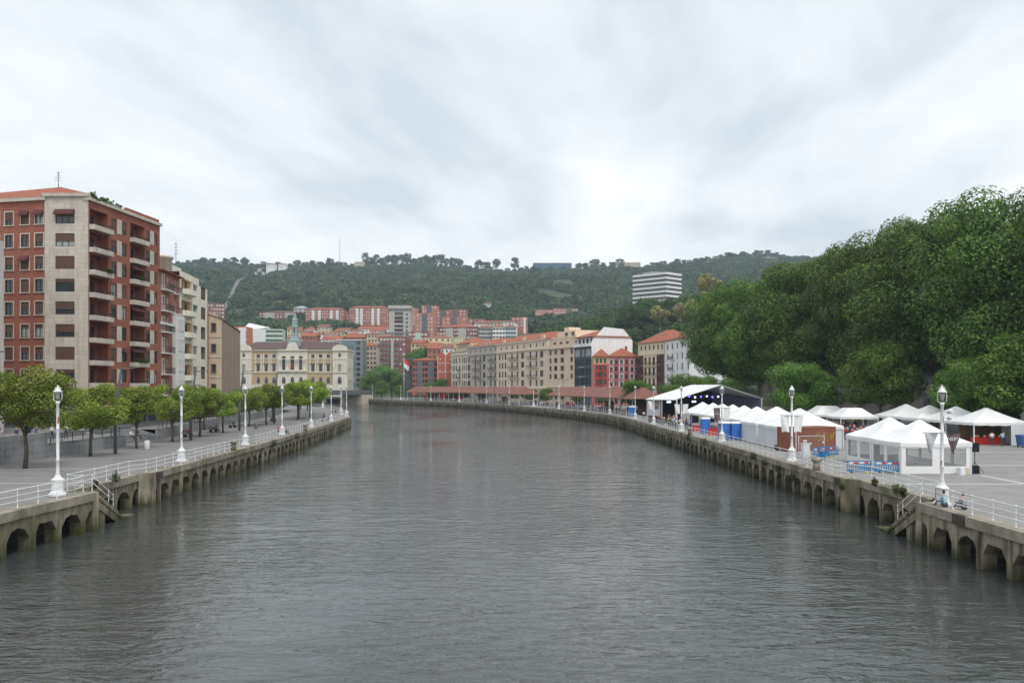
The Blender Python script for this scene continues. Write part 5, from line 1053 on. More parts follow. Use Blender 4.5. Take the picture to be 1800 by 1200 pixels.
# ------------------------------------------------------------------ bridge at the bend, flag
BRG = mat('bridge_steel', (.10, .11, .12), .6, .15)
br = thing('road_bridge', (-110, 428, 0), 'low dark road bridge crossing the river at the bend', 'bridge'); A_, B_ = np.array((-140.0, 388.0)), np.array((-84.0, 462.0)); d_, l_ = unit(A_, B_); o_ = np.array((-110, 428))
m = MB(); m.obox((A_+B_)/2-o_, d_, l_+6, 15, 2.2, 3.6); m.build('deck', BRG, br)
for s in (-1, 1):
    m = MB(); m.obox((A_+B_)/2-o_+np.array((-d_[1], d_[0]))*s*7.3, d_, l_+6, .15, 3.6, 4.7); m.build('parapet', STEEL, br)
for f in (.3, .7):
    m = MB(); m.obox(A_+d_*l_*f-o_, d_, 2.2, 13, -4, 2.2); m.build('pier', CONC, br)
for e_ in (A_, B_): m = MB(); m.obox(e_-o_, d_, 8, 17, -4, 2.2); m.build('abutment', CREAM, br)
fp = thing('flag_pole', (fx(710, 440), 440, 0), 'tall pole flying a large red and white flag', 'flag'); zt = fz(628, 440)
m = MB(); m.tube([(0, 0, 0), (0, 0, zt)], [.16, .08], 8); m.build('pole', WHF, fp)
def wavy(name, mats, w, h, rows, parent, loc, mi, droop=0.0, amp=.25):
    m = MB(); n = 12
    def p(i, j): u, v = i/n, j/rows; return (u*w*(1-.3*v), amp*math.sin(u*7+v*2)*u, -v*h-u*droop)
    for j in range(rows):
        for i in range(n): m.face([p(i, j), p(i+1, j), p(i+1, j+1), p(i, j+1)], mi(j/rows), True)
    o = m.build(name, mats, parent); o.location = loc; return o
FR, FW = mat('flag_red', (.60, .04, .03), .8, .05), mat('flag_white', (.75, .75, .76), .8, .04)
wavy('flag', [FR, FW], 3.0, 4.4, 12, fp, (0.1, 0, zt-.3), lambda v: 0 if v < .45 else 1, droop=2.0, amp=.4)

# ------------------------------------------------------------------ tall slanted grey street lights
for i, (x, y, h) in enumerate([(-41.6, 66, 9.5), (-40.9, 88, 8.7), (-41.4, 110, 8.8), (-42.8, 134, 9.2), (-44.3, 159, 9.3)]):
    rt = thing('street_light', (x, y, 0), f'dark grey leaning street light among the small trees, {ORD[i]} in its row', 'street light', 'leaning street lights')
    m = MB(); m.tube([(0, 0, 0), (0, 0, 4.2), (.55, 0, h-.35), (.6, 0, h)], [.19, .17, .12, .1], 8); m.build('pole', STEEL, rt)
    m = MB(); m.hexa([(.45, -.16, h), (2.2, -.16, h+.12), (2.2, .16, h+.12), (.45, .16, h)], [(.45, -.16, h+.12), (2.2, -.16, h+.2), (2.2, .16, h+.2), (.45, .16, h+.12)]); m.build('lamp_head', STEEL, rt)
for i, (px, Y) in enumerate([(869, 330), (905, 325), (990, 290), (1056, 265), (1092, 240), (1179, 225), (650, 470), (690, 440)]):
    x = fx(px, Y); rt = thing('street_light', (x, Y, 0), f'slim dark twin-arm street light on the riverside road, {ORD[i]} along it', 'street light', 'street lights on the riverside road')
    m = MB(); m.tube([(0, 0, 0), (0, 0, 9)], [.11, .07], 6); m.build('pole', IRON, rt)
    for s in (-1, 1): m = MB(); m.tube([(0, 0, 8.6), (s*1.2, 0, 9.3), (s*1.9, 0, 9.2)], .05, 5); m.box(s*1.6-.25, s*1.6+.35, -.12, .12, 9.1, 9.22); m.build('lamp_arm', IRON, rt)

# ------------------------------------------------------------------ market canopies
CTILE = mat('canopy_tile', (.215, .10, .075), .85, .16, 1.0, .3, patch=(.17, .08, .06)); RIB = mat('canopy_rib', (.33, .16, .12), .8, .1)
def canopy(label, path, w_=8.5, ze=4.0, zr=6.7, step=6.0):
    pts = resample(path, step); o = pts[0]; rt = thing('market_canopy', (o[0], o[1], 0), label, 'canopy'); nrm = []
    for i, p in enumerate(pts):
        d = pts[min(i+1, len(pts)-1)]-pts[max(i-1, 0)]; d /= np.linalg.norm(d); nrm.append((d, np.array((-d[1], d[0]))))
    n = len(pts)
    def P(i, s, z, ext=0.0): q = pts[i]-o+nrm[i][1]*s*w_/2+nrm[i][0]*ext; return (q[0], q[1], z)
    for i in range(n-1):
        m = MB(); e0 = i == 0; e1 = i == n-2
        r0 = P(i, 0, zr, 3.2 if e0 else 0); r1 = P(i+1, 0, zr, -3.2 if e1 else 0)
        for s in (-1, 1):
            a, c = P(i, s, ze, -1 if e0 else 0), P(i+1, s, ze, 1 if e1 else 0); m.face([a, c, r1, r0]); m.face([(a[0], a[1], a[2]-.22), (c[0], c[1], c[2]-.22), c, a])
        if e0: m.face([P(0, 1, ze, -1), P(0, -1, ze, -1), r0]); 
        if e1: m.face([P(n-1, -1, ze, 1), P(n-1, 1, ze, 1), r1])
        m.build('roof_section', CTILE, rt)
        if not e0:
            for s in (-1, 1): m = MB(); a = Vector(P(i, s, ze+.05)); c = Vector(P(i, 0, zr+.06)); m.tube([a, c], .09, 4); m.build('roof_rib', RIB, rt)
    m = MB(); m.lathe([(.16, 0), (.16, .3), (.09, .35), (.08, ze-.3), (.14, ze-.2)], 8); PM = m.mesh('post', WHF)
    for i in range(n):
        for s in (-.82, .82): q = P(i, s, 0, .6 if i == 0 else -.6 if i == n-1 else 0); put('post', PM, rt, q)
    for s in (-.82, .82): m = MB(); m.tube([P(i, s, ze-.12) for i in range(n)], .1, 4); m.build('beam', WHF, rt)
    return rt
CA = [(-50, 430), (-33, 410), (-15.5, 374), (-4.5, 343), (6, 306)]; CB = [(15.5, 280), (22, 254), (27.5, 230), (31.5, 198)]
canopy('long red-tiled market canopy on white posts, the farther of the two along the quay', CA); canopy('long red-tiled market canopy on white posts, the one ending beside the stage', CB)
# wooden kiosks under the canopies
WOOD = mat('red_brown_wood', (.16, .055, .035), .7, .2, 3)
for i, (x, y, a, ln) in enumerate([(-30, 405, -1.05, 12), (-40, 418, -.9, 8), (-4, 338, -1.2, 7), (30.5, 205, -1.4, 6), (26, 236, -1.3, 6)]):
    rt = thing('market_kiosk', (x, y, 0), 'red-brown wooden kiosk under the '+['farther market canopy, longest of its kiosks', 'farther market canopy at its distant end', 'farther market canopy at its close end', 'canopy end beside the stage', 'middle of the canopy that ends beside the stage'][i], 'kiosk', 'market kiosks', rz=a)
    m = MB(); m.box(-ln/2, ln/2, -1.1, 1.1, 0, 1.1); m.build('counter', WOOD, rt); m = MB(); m.box(-ln/2, ln/2, .9, 1.1, 1.1, 2.6); m.build('back_board', WOOD, rt)
    m = MB(); m.box(-ln/2-.2, ln/2+.2, -1.5, 1.2, 2.6, 2.75); m.build('roof_board', WOOD, rt)

# ------------------------------------------------------------------ vehicles on the far street and upper street
def car_meshes():
    prof = [(-2.05, .35), (-2.1, .75), (-1.95, .95), (-1.45, 1.0), (-.75, 1.42), (.75, 1.45), (1.4, 1.02), (2.0, .9), (2.12, .6), (2.08, .32)]
    bd = MB(); bd.hexa([(p[0], -.86, p[1]) for p in prof], [(p[0], .86, p[1]) for p in prof])
    gl = MB()
    for s in (-1, 1): gl.hexa([(-1.3, s*.868, 1.0), (1.2, s*.868, 1.0), (.68, s*.868, 1.36), (-.7, s*.868, 1.34)], [(-1.3, s*.872, 1.0), (1.2, s*.872, 1.0), (.68, s*.872, 1.36), (-.7, s*.872, 1.34)])
    gl.face([(-1.47, -.75, 1.03), (-1.47, .75, 1.03), (-.8, .75, 1.42), (-.8, -.75, 1.42)]); gl.face([(1.42, -.75, 1.05), (1.42, .75, 1.05), (.8, .75, 1.46), (.8, -.75, 1.46)])
    wh = MB(); wh.tube([(0, -.11, 0), (0, .11, 0)], .32, 14)
    hl = MB(); hl.box(-.06, .06, -.18, .18, -.08, .08)
    return bd.mesh('car_body', CARP), gl.mesh('car_windows', GLASS), wh.mesh('wheel', RUBBER), hl.mesh('headlight', GLASSL)
CARM = car_meshes()
def car(x, y, z, a, col, label):
    rt = thing('parked_car', (x, y, z), label, 'car', 'cars on the streets', rz=a); put('body', CARM[0], rt).color = (*col, 1); put('window_glass', CARM[1], rt)
    for sx in (-1.3, 1.32):
        for s in (-1, 1): put('wheel', CARM[2], rt, (sx, s*.8, .32))
    for s in (-1, 1): put('headlight', CARM[3], rt, (-2.06, s*.6, .72))
cols = [((.04, .10, .30), 'blue'), ((.70, .70, .70), 'white'), ((.05, .12, .34), 'dark blue'), ((.05, .05, .055), 'black'), ((.35, .36, .37), 'silver')]
for i, (x, y) in enumerate([(-54.5, 140), (-55.3, 147), (-56.2, 153), (-57.3, 161), (-58.4, 169)]): car(x, y, 1.304, R(100), cols[i][0], f'{cols[i][1]} car parked on the upper street behind the small trees')
for i, (x, y, c, nm) in enumerate([(-14, 392, (.05, .05, .055), 'black'), (-2, 362, (.7, .7, .7), 'white'), (10, 330, (.3, .31, .33), 'grey'), (20, 296, (.45, .03, .03), 'red'), (30, 262, (.7, .71, .72), 'silver-white'), (34, 240, (.08, .12, .2), 'navy')]): car(x, y, .008, R(112), c, f'{nm} car on the riverside road behind the market canopies')
for i, (x, y) in enumerate([(-36, 425), (-27, 413)]):
    rt = thing('city_bus', (x, y, .008), ['red city bus behind the far kiosk', 'red city bus beside the first one, partly behind canopy posts'][i], 'bus', 'city buses', rz=R(118)); m = MB(); m.box(-5.8, 5.8, -1.25, 1.25, .35, 2.95); o = m.build('body', CARP, rt); o.color = (.45, .02, .02, 1)
    for s in (-1, 1):
        for k in range(6): m = MB(); m.box(-5.4+1.82*k, -5.4+1.82*k+1.6, s*1.26-.01, s*1.26+.01, 1.5, 2.5); m.build('side_window', GLASS, rt)
        for wx in (-3.8, 3.6): put('wheel', CARM[2], rt, (wx, s*1.15, .42), scale=1.35)

# ------------------------------------------------------------------ tents
CLEAR = bpy.data.materials.new('clear_plastic'); CLEAR.use_nodes = True; t = CLEAR.node_tree; bs = t.nodes['Principled BSDF']; bs.inputs['Roughness'].default_value = .12; bs.inputs['Base Color'].default_value = (.5, .51, .53, 1)
trn = t.nodes.new('ShaderNodeBsdfTransparent'); mxs = t.nodes.new('ShaderNodeMixShader'); nz = t.nodes.new('ShaderNodeTexNoise'); nz.inputs['Scale'].default_value = 1.4; mr2 = t.nodes.new('ShaderNodeMapRange'); mr2.inputs[3].default_value = .14; mr2.inputs[4].default_value = .42; t.links.new(nz.outputs['Fac'], mr2.inputs[0]); t.links.new(mr2.outputs[0], mxs.inputs[0])
t.links.new(trn.outputs[0], mxs.inputs[1]); t.links.new(bs.outputs[0], mxs.inputs[2]); t.links.new(mxs.outputs[0], t.nodes['Material Output'].inputs[0])
LEG = mat('tent_leg', (.62, .63, .64), .4, .05); PANEL = mat('white_panel', (.66, .68, .71), .55, .05, .7, patch=(.58, .61, .66)); TRIM = mat('padded_trim', (.76, .76, .75), .6, .05, 4)
def canopy_mesh(sz, ze, zp, flat=False, topw=0.0):
    m = MB(); N_ = 9; prof = [(1, 0), (.80, .16), (.6, .34), (.4, .55), (.2, .78), (.03, 1.0)] if not flat else [(1, 0), (.8, .2), (.62, .48), (.45, .8), (.36, .95)]
    rings = []
    for f, hgt_ in prof:
        ring = []
        for c in range(4):
            ax, ay = [(-1, -1), (1, -1), (1, 1), (-1, 1)][c]; bx, by = [(1, -1), (1, 1), (-1, 1), (-1, -1)][c]
            for k in range(N_):
                u = k/N_; sag = .10*(4*u*(1-u))*(1 if f == 1 else .4); ring.append(((ax+(bx-ax)*u)*sz/2*f, (ay+(by-ay)*u)*sz/2*f, ze+(zp-ze)*hgt_-sag*.5))
        rings.append(ring)
    n = 4*N_
    for r0, r1 in zip(rings[:-1], rings[1:]):
        for k in range(n): m.face([r0[k], r0[(k+1) % n], r1[(k+1) % n], r1[k]], 0, False)
    m.face(rings[-1])
    val = MB()
    for k in range(n):
        a, c = rings[0][k], rings[0][(k+1) % n]; dz = .30+.05*(k % 2); dz2 = .30+.05*((k+1) % 2); val.hexa([(a[0]*1.0, a[1], a[2]-dz), (c[0], c[1], c[2]-dz2), (c[0]*.99, c[1]*.99, c[2]-dz2), (a[0]*.99, a[1]*.99, a[2]-dz)], [a, c, (c[0]*.99, c[1]*.99, c[2]), (a[0]*.99, a[1]*.99, a[2])])
    return m.mesh('canopy', CANVAS), val.mesh('valance', CANVAS)
TC = {}
def tent(x, y, sz, label, group, rz=0.0, ze=2.5, zp=4.2, walls='....', flat=False, name='marquee_tent', sy=1.0):
    """walls: one letter per side (front -y, right +x, back +y, left -x): w white panel, c clear window, . open"""
    key = (sz, ze, zp, flat); TC.setdefault(key, canopy_mesh(*key)); cm, vm = TC[key]
    rt = thing(name, (x, y, 0), label, 'tent', group, rz=rz); put('canopy', cm, rt, scale=(1, sy, 1)); put('valance', vm, rt, scale=(1, sy, 1))
    m = MB(); m.box(-.06, .06, -.06, .06, 0, ze); LM = m.mesh('leg', LEG); h = sz/2-.08
    for sx in (-1, 1):
        for s in (-1, 1): put('leg', LM, rt, (sx*h, s*h*sy, 0))
    for i, c in enumerate(walls):
        if c == '.': continue
        a = [0, R(90), R(180), R(-90)][i]; L_ = sz*(sy if i in (1, 3) else 1)-.3; off = h*(sy if i in (0, 2) else 1)
        loc = [(0, -off, 0), (off, 0, 0), (0, off, 0), (-off, 0, 0)][i]
        if c == 'w':
            m = MB(); n = 10
            for k in range(n): u0, u1 = -L_/2+L_*k/n, -L_/2+L_*(k+1)/n; y0, y1 = .03*math.sin(k*2.1), .03*math.sin((k+1)*2.1); m.face([(u0, y0, .03), (u1, y1, .03), (u1, y1, ze-.1), (u0, y0, ze-.1)], 0, True)
            put('wall_panel', m.mesh('wall_panel', PANEL), rt, loc, a)
        if c == 'c':
            for s in (-1, 1):
                cx = s*L_/4; hw = L_/4; m = MB()
                for x0, x1, z0, z1 in ((-hw, -hw+.3, .02, ze-.15), (hw-.3, hw, .02, ze-.15), (-hw+.3, hw-.3, .02, .62), (-hw+.3, hw-.3, ze-.45, ze-.15)): m.box(x0, x1, -.03, .03, z0, z1)
                w_ = put('window_wall', m.mesh('window_wall', TRIM), rt, (loc[0]+math.cos(a)*cx, loc[1]+math.sin(a)*cx, 0), a)
                m = MB(); m.face([(-hw+.3, 0, .62), (hw-.3, 0, .62), (hw-.3, 0, ze-.45), (-hw+.3, 0, ze-.45)]); m.build('clear_pane', CLEAR, w_)
    return rt
tent(33.7, 70.6, 5.7, 'white marquee with clear plastic windows beside the lamp post with pennants', 'clear-sided marquees', walls='cc.c')
tent(33.9, 76.6, 5.7, 'white marquee with clear plastic windows joined behind the first one, by the container', 'clear-sided marquees', walls='.ccc')
for i, (y, sz) in enumerate([(98.5, 7.4), (107, 7.4), (115.6, 6), (122, 6), (128.3, 6), (134.6, 6), (140.9, 6), (148.5, 6)]):
    tent(33.2, y, sz, f'white pointed marquee in the line along the quay railing, {ORD[i]} from the red container', 'marquees along the quay', ze=2.5, zp=4.4 if sz > 7 else 4.2, walls='w..w' if i < 2 else ('...w' if i % 2 else '....'))
for i, y in enumerate((103.5, 110.5, 117.5, 124.5)):
    tent(57.5, y, 6.6, ['white pointed tent with a toy stall inside and one side wall', 'white pointed tent, next one behind the toy stall tent', 'white pointed tent, third one behind the toy stall', 'white pointed tent at the far end of the toy stall row'][i], 'tents by the plaza trees', ze=2.7, zp=4.35, walls='.w..' if i == 0 else '....')
m = MB(); m.box(-1.1, 1.1, -.03, .03, .03, 2.5); put('tent_wall', m.mesh('wall_panel', PANEL), None, (59.7, 100.2, 0), 0, 'white fabric wall closing one half of the toy stall tent front', 'tent wall')
tent(50.5, 137, 6.2, 'bluish white flat-topped pop-up gazebo below the stone urns', 'pop-up gazebos', ze=2.5, zp=3.9, flat=True, name='popup_gazebo'); tent(50.8, 127.5, 5.6, 'bluish white flat-topped pop-up gazebo next to the pointed tents', 'pop-up gazebos', ze=2.5, zp=3.8, flat=True, name='popup_gazebo')
# toy stall
st = thing('toy_stall', (57, 102.3, 0), 'stall table with red cloth and hanging toys under the pointed tent', 'stall'); m = MB(); m.box(-1.8, 1.8, -.5, .5, 0, .85); m.build('table_cloth', FR, st)
m = MB(); m.box(-2.6, 2.6, 1.6, 1.7, 0, 2.3); m.build('back_board', mat('brown_board', (.12, .08, .05), .8), st)
for k in range(14): m = MB(); m.lathe([(.05, 0), (.13, .08), (.13, .2), (.04, .28)], 7); o = put('toy', m.mesh('toy', CLOTH), st, (random.uniform(-1.6, 1.6), random.uniform(-.4, .4), .85)); o.color = (*random.choice([(.6, .05, .05), (.7, .7, .7), (.1, .2, .5), (.6, .4, .1)]), 1)

# ------------------------------------------------------------------ stage
sg = thing('concert_stage', (0, 0, 0), 'large stage tent with white roof, dark interior and blue stage lights', 'stage')
fl_, fr_ = np.array((30.5, 158.0)), np.array((50.0, 171.0)); dv = np.array((-3.5, 5.3))*1.25; ze, zp = 4.5, 7.1; mid = (fl_+fr_)/2
STW = mat('stage_wall', (.10, .105, .15), .9, .1); BLK = mat('black_drape', (.012, .013, .018), .9, .1)
def p3(p, z): return (p[0], p[1], z)
ex = (fr_-fl_)/np.linalg.norm(fr_-fl_)*.6
for s, e_ in ((fl_-ex, 'roof_slope'), (fr_+ex, 'roof_slope')):
    n = 7
    for k in range(n):
        a0, a1 = dv*(k/n), dv*((k+1)/n); m = MB(); zz0 = ze-.15; m.hexa([p3(s+a0, zz0), p3(s+a1*.995, zz0), p3(mid+a1*.995, zp), p3(mid+a0, zp)], [p3(s+a0, zz0+.1), p3(s+a1*.995, zz0+.1), p3(mid+a1*.995, zp+.12), p3(mid+a0, zp+.12)]); m.build('roof_panel', CANVAS, sg)
for P in (fl_, fr_, fl_+dv, fr_+dv, fl_+dv*.5, fr_+dv*.5): m = MB(); m.box(P[0]-.12, P[0]+.12, P[1]-.12, P[1]+.12, 0, ze); m.build('post', LEG, sg)
for P, Q in ((fl_+dv, fr_+dv),): m = MB(); m.face([p3(P, 0), p3(Q, 0), p3(Q, ze), p3((P+Q)/2, zp-.05), p3(P, ze)]); m.build('back_drape', BLK, sg)
m = MB(); m.face([p3(fr_*.72+fl_*.28+dv*.9, 0), p3(fr_, 0), p3(fr_, ze-.1), p3(fr_*.72+fl_*.28+dv*.9, ze+1.2)]); m.build('side_wall', STW, sg)
m = MB(); m.hexa([p3(fl_+dv*.15, 0), p3(fr_+dv*.15, 0), p3(fr_+dv, 0), p3(fl_+dv, 0)], [p3(fl_+dv*.15, 1.3), p3(fr_+dv*.15, 1.3), p3(fr_+dv, 1.3), p3(fl_+dv, 1.3)]); m.build('stage_floor', BLK, sg)
m = MB(); m.face([p3(fl_+dv, 0), p3(fl_+dv*.55, 0), p3(fl_+dv*.55, ze-.1), p3(fl_+dv, ze-.1)]); m.build('side_panel', PANEL, sg)
m = MB(); tr0, tr1 = fl_*.85+fr_*.15+dv*.5, fl_*.3+fr_*.7+dv*.5; m.tube([p3(tr0, 5.1), p3(tr1, 5.1)], .12, 4); m.build('lighting_truss', IRON, sg)
EB, EW = mat('blue_lamp', (.1, .1, .6), .4, 0, emit=(.12, .10, 1.0), es=3), mat('white_stage_lamp', (.8, .85, 1), .4, 0, emit=(.75, .85, 1.0), es=2)
for k in range(8):
    q = tr0+(tr1-tr0)*(k+.3)/8; m = MB(); m.lathe([(.05, -.25), (.17, -.2), (.17, .1)], 8); o = m.build('stage_lamp', EW if k % 2 else EB, sg); o.location = p3(q, 4.85+.1*(k % 3))
for f in (.16, .45): q = fl_*(1-f)+fr_*f+dv*.75; m = MB(); m.box(-.5, .5, -.05, .05, -.15, .15); o = m.build('light_bar', EW, sg); o.location = p3(q, 3.9); o.rotation_euler = (0, 0, .58)

# ------------------------------------------------------------------ red container with lettering
CTR = mat('container_red', (.27, .10, .07), .6, .15, 1.5, patch=(.22, .085, .06)); YG = mat('yellow_spray', (.55, .40, .03), .7, .1)
ct = thing('shipping_container', (29.7, 90.0, 0), 'rust red shipping container with yellow graffiti behind the quay lamp', 'container', rz=math.atan2(2.6, 5.4)); L_, W_, Hh = 6.06, 2.44, 2.6
m = MB(); m.box(.06, L_-.06, .06, W_-.06, .12, Hh-.06); m.build('box_body', CTR, ct)
for x0, x1, y0, y1, z0, z1 in ((0, L_, 0, .1, Hh-.14, Hh), (0, L_, W_-.1, W_, Hh-.14, Hh), (0, .1, .101, W_-.101, Hh-.14, Hh), (L_-.1, L_, .101, W_-.101, Hh-.14, Hh), (0, L_, 0, .1, 0, .16), (0, .12, 0, .12, .161, Hh-.141), (L_-.12, L_, 0, .12, .161, Hh-.141), (0, .12, W_-.12, W_, .161, Hh-.141)): m = MB(); m.box(x0, x1, y0, y1, z0, z1); m.build('frame_beam', CTR, ct)
for k in range(20): x = .2+k*.285; m = MB(); m.hexa([(x, .055, .17), (x+.15, .055, .17), (x+.12, .02, .17), (x+.03, .02, .17)], [(x, .055, Hh-.15), (x+.15, .055, Hh-.15), (x+.12, .02, Hh-.15), (x+.03, .02, Hh-.15)]); m.build('corrugation', CTR, ct)
def strokes(name, lines, r, ma, parent, f): 
    for ln_ in lines: m = MB(); m.tube([f(*p) for p in ln_], r, 4); m.build(name, ma, parent)
fr_side = lambda u, v: (3.1+u, .0, 1.05+v)
arc = lambda cx, cy, r, a0, a1, n=9: [(cx+r*math.cos(R(a0+(a1-a0)*k/n)), cy+r*math.sin(R(a0+(a1-a0)*k/n))) for k in range(n+1)]
strokes('graffiti_stroke', [arc(.5, .5, .42, 60, 330), [(.55, .42), (.92, .45), (.9, .05)], [(1.05, 1.0), (1.1, .0)], [(1.45, 1.0), (1.1, .5), (1.5, .05)], [(1.6, .1), (1.66, -.1)], [(1.8, 0), (1.85, .8), (2.1, .05), (2.2, .85)], [(2.35, .85), (2.35, 0)], [(2.75, .9), (2.38, .45), (2.7, .0)]], .03, YG, ct, fr_side)
m = MB(); n = 9
for k in range(n): z = .35+k*.2; m.box(.26+.03*(k % 2), .42, -.004, .018, z, z+.13)
m.build('lettering_marks', WHF, ct)
for x, z, w_ in ((1.35, 1.05, .5), (2.3, .75, .2), (4.1, .85, .2)): m = MB(); m.box(x, x+w_, -.01, .018, z, z+.2); m.build('sticker', WHF, ct)
# cabinet, barriers, boxes, speaker, bins
m = MB(); m.box(-.35, .35, -.25, .25, .08, 1.35); m.box(-.38, .38, -.28, .28, 1.35, 1.42); m.box(-.3, .3, -.2, .2, 0, .08); put('utility_cabinet', m.mesh('cabinet', PANEL), None, (28.6, 83.2, 0), .2, 'white utility cabinet standing before the red container', 'cabinet')
BLU = mat('blue_plastic', (.03, .19, .42), .45, .08, 2); RFL, YEL2 = mat('red_reflector', (.55, .04, .04), .4), mat('yellow_foot', (.55, .58, .08), .5)
def barrier(x, y, rz, label):
    rt = thing('plastic_barrier', (x, y, 0), label, 'barrier', 'blue plastic barriers', rz=rz); m = MB(); m.box(-1.0, 1.0, -.025, .025, .93, 1.0); m.box(-1.0, 1.0, -.025, .025, .15, .28); m.box(-1.0, -.93, -.024, .024, .28, .93); m.box(.93, 1.0, -.024, .024, .28, .93); m.box(-.93, .93, -.024, .024, .68, .74); m.build('frame', BLU, rt)
    for k in range(10): m = MB(); m.box(-.84+.18*k, -.77+.18*k, -.02, .02, .28, .68); m.build('bar', BLU, rt)
    for k in range(4): m = MB(); m.box(-.8+.42*k, -.8+.42*k+.3, -.028, .028, .76, .90); m.build('reflector', RFL if k % 2 else WHF, rt)
    for s in (-.6, .6): m = MB(); m.box(s-.05, s+.05, -.3, .3, 0, .08); m.box(s-.04, s+.04, -.04, .04, .08, .15); m.build('foot', YEL2 if s > 0 else RUBBER, rt)
barrier(27.9, 68.6, .05, 'blue barrier with red and white plates beside the clear-sided marquee'); barrier(30.0, 68.2, -.12, 'blue barrier with striped reflector joined to the first at the marquee corner'); barrier(30.2, 83.3, .3, 'blue barrier between the container and marquee'); barrier(29.6, 81.6, 1.5, 'blue barrier turned end-on behind the marquee'); barrier(31.4, 84.6, .1, 'blue barrier standing directly before the red container side')
rt = thing('metal_fence_panel', (30.6, 87.2, 0), 'grey tubular fence panel leaning before the red container', 'fence', rz=.35); m = MB()
for a, c in (((-1.6, 0, .1), (-1.6, 0, 1.9)), ((-1.6, 0, 1.9), (1.6, 0, 1.9)), ((1.6, 0, 1.9), (1.6, 0, .1)), ((1.6, 0, .3), (-1.6, 0, .3))): m.tube([a, c], .03, 5)
m.build('tube_frame', LEG, rt)
for k in range(15): m = MB(); m.tube([(-1.5+.2*k, 0, .3), (-1.5+.2*k, 0, 1.9)], .006, 3); m.build('wire', LEG, rt)
sp = thing('loudspeaker', (37.2, 68.6, 0), 'black loudspeaker on a tripod standing beside the clear-sided marquee', 'speaker'); m = MB(); m.tube([(0, 0, .5), (0, 0, 1.75)], .03, 6); m.build('pole', IRON, sp)
for a in (0, 2.1, 4.2): m = MB(); m.tube([(0, 0, .85), (.75*math.cos(a), .75*math.sin(a), .02)], .022, 5); m.build('leg', IRON, sp)
m = MB(); m.hexa([(-.26, -.2, 1.7), (.26, -.2, 1.7), (.2, .2, 1.7), (-.2, .2, 1.7)], [(-.26, -.2, 2.42), (.26, -.2, 2.42), (.2, .2, 2.42), (-.2, .2, 2.42)]); cb = m.build('cabinet', BLK, sp); m = MB(); m.tube([(0, -.21, 1.92), (0, -.2, 1.92)], .17, 14); m.build('driver', RUBBER, cb)
for i, (x, y, w_, h_, ma, lab) in enumerate([(36.95, 68.2, .62, .65, BLK, 'black equipment case at the foot of the loudspeaker'), (36.1, 68.0, .8, .5, TAN, 'beige cardboard box beside the black case'), (35.4, 67.3, .45, .55, PANEL, 'pale blue sack lying against the marquee corner')]): m = MB(); m.hexa([(-w_/2, -.25, 0), (w_/2, -.25, 0), (w_/2, .25, 0), (-w_/2, .25, 0)], [(-w_/2+.03, -.22, h_), (w_/2-.03, -.22, h_), (w_/2-.03, .22, h_), (-w_/2+.03, .22, h_)]); put('equipment_box', m.mesh('box', ma), None, (x, y, 0), .1*i, lab, 'box')
def bin_(x, y, ma, label, txt=None):
    rt = thing('wheeled_bin', (x, y, 0), label, 'bin', 'recycling bins', rz=.1); m = MB(); m.hexa([(-.6, -.45, .2), (.6, -.45, .2), (.6, .45, .2), (-.6, .45, .2)], [(-.7, -.55, 1.25), (.7, -.55, 1.25), (.7, .55, 1.25), (-.7, .55, 1.25)]); m.build('body', ma, rt); m = MB(); m.hexa([(-.74, -.6, 1.25), (.74, -.6, 1.25), (.74, .58, 1.25), (-.74, .58, 1.25)], [(-.7, -.3, 1.42), (.7, -.3, 1.42), (.7, .5, 1.42), (-.7, .5, 1.42)]); m.build('lid', ma, rt)
    for sx in (-.5, .5):
        for s in (-.4, .4): m = MB(); m.tube([(sx-.04, s, .1), (sx+.04, s, .1)], .1, 8); m.build('wheel', RUBBER, rt)
    if txt: strokes('bin_marking', [arc(-.1, .75, .16, 20, 340)+[(.05, .8)], [(.25, .65), (.3, .95), (.4, .65)]], .02, WHF, rt, lambda u, v: (u, -.53+.0*u, v))
bin_(58.6, 97.6, mat('bin_blue', (.05, .12, .30), .5), 'blue wheeled bin by the toy stall tent', True); bin_(60.1, 97.2, mat('bin_yellow', (.62, .36, .03), .5), 'yellow wheeled bin cut by the picture edge')
# portable toilets
TB = mat('toilet_blue', (.05, .17, .55), .45, .06)
for i, (x, y) in enumerate([(27.6, 111), (28.9, 110.6), (28.4, 125.5), (27.5, 196)]):
    rt = thing('portable_toilet', (x, y, 0), ['blue portable toilet with a white mark directly behind the third lamp', 'blue portable toilet joined to the marked one', 'single blue portable toilet among the quay marquees', 'light blue portable toilet at the end of the market canopy'][i], 'toilet', 'portable toilets', rz=.1); m = MB(); m.box(-.58, .58, -.58, .58, .08, 2.15); m.build('cabin', TB, rt)
    m = MB(); m.hexa([(-.63, -.63, 2.15), (.63, -.63, 2.15), (.63, .63, 2.15), (-.63, .63, 2.15)], [(-.5, -.5, 2.38), (.5, -.5, 2.38), (.5, .5, 2.38), (-.5, .5, 2.38)]); m.build('roof_cap', CANVAS, rt); m = MB(); m.box(-.42, .42, -.6, -.585, .2, 2.0); dr = m.build('door', TB, rt); m = MB(); m.box(.28, .36, -.63, -.6, 1.0, 1.2); m.build('handle', IRON, dr)
    if i == 0: strokes('white_mark', [arc(-.05, 1.35, .14, 40, 320), [(.12, 1.5), (.12, 1.2)], [(-.15, 1.15), (.2, 1.1)]], .02, WHF, rt, lambda u, v: (-.60, u, v))
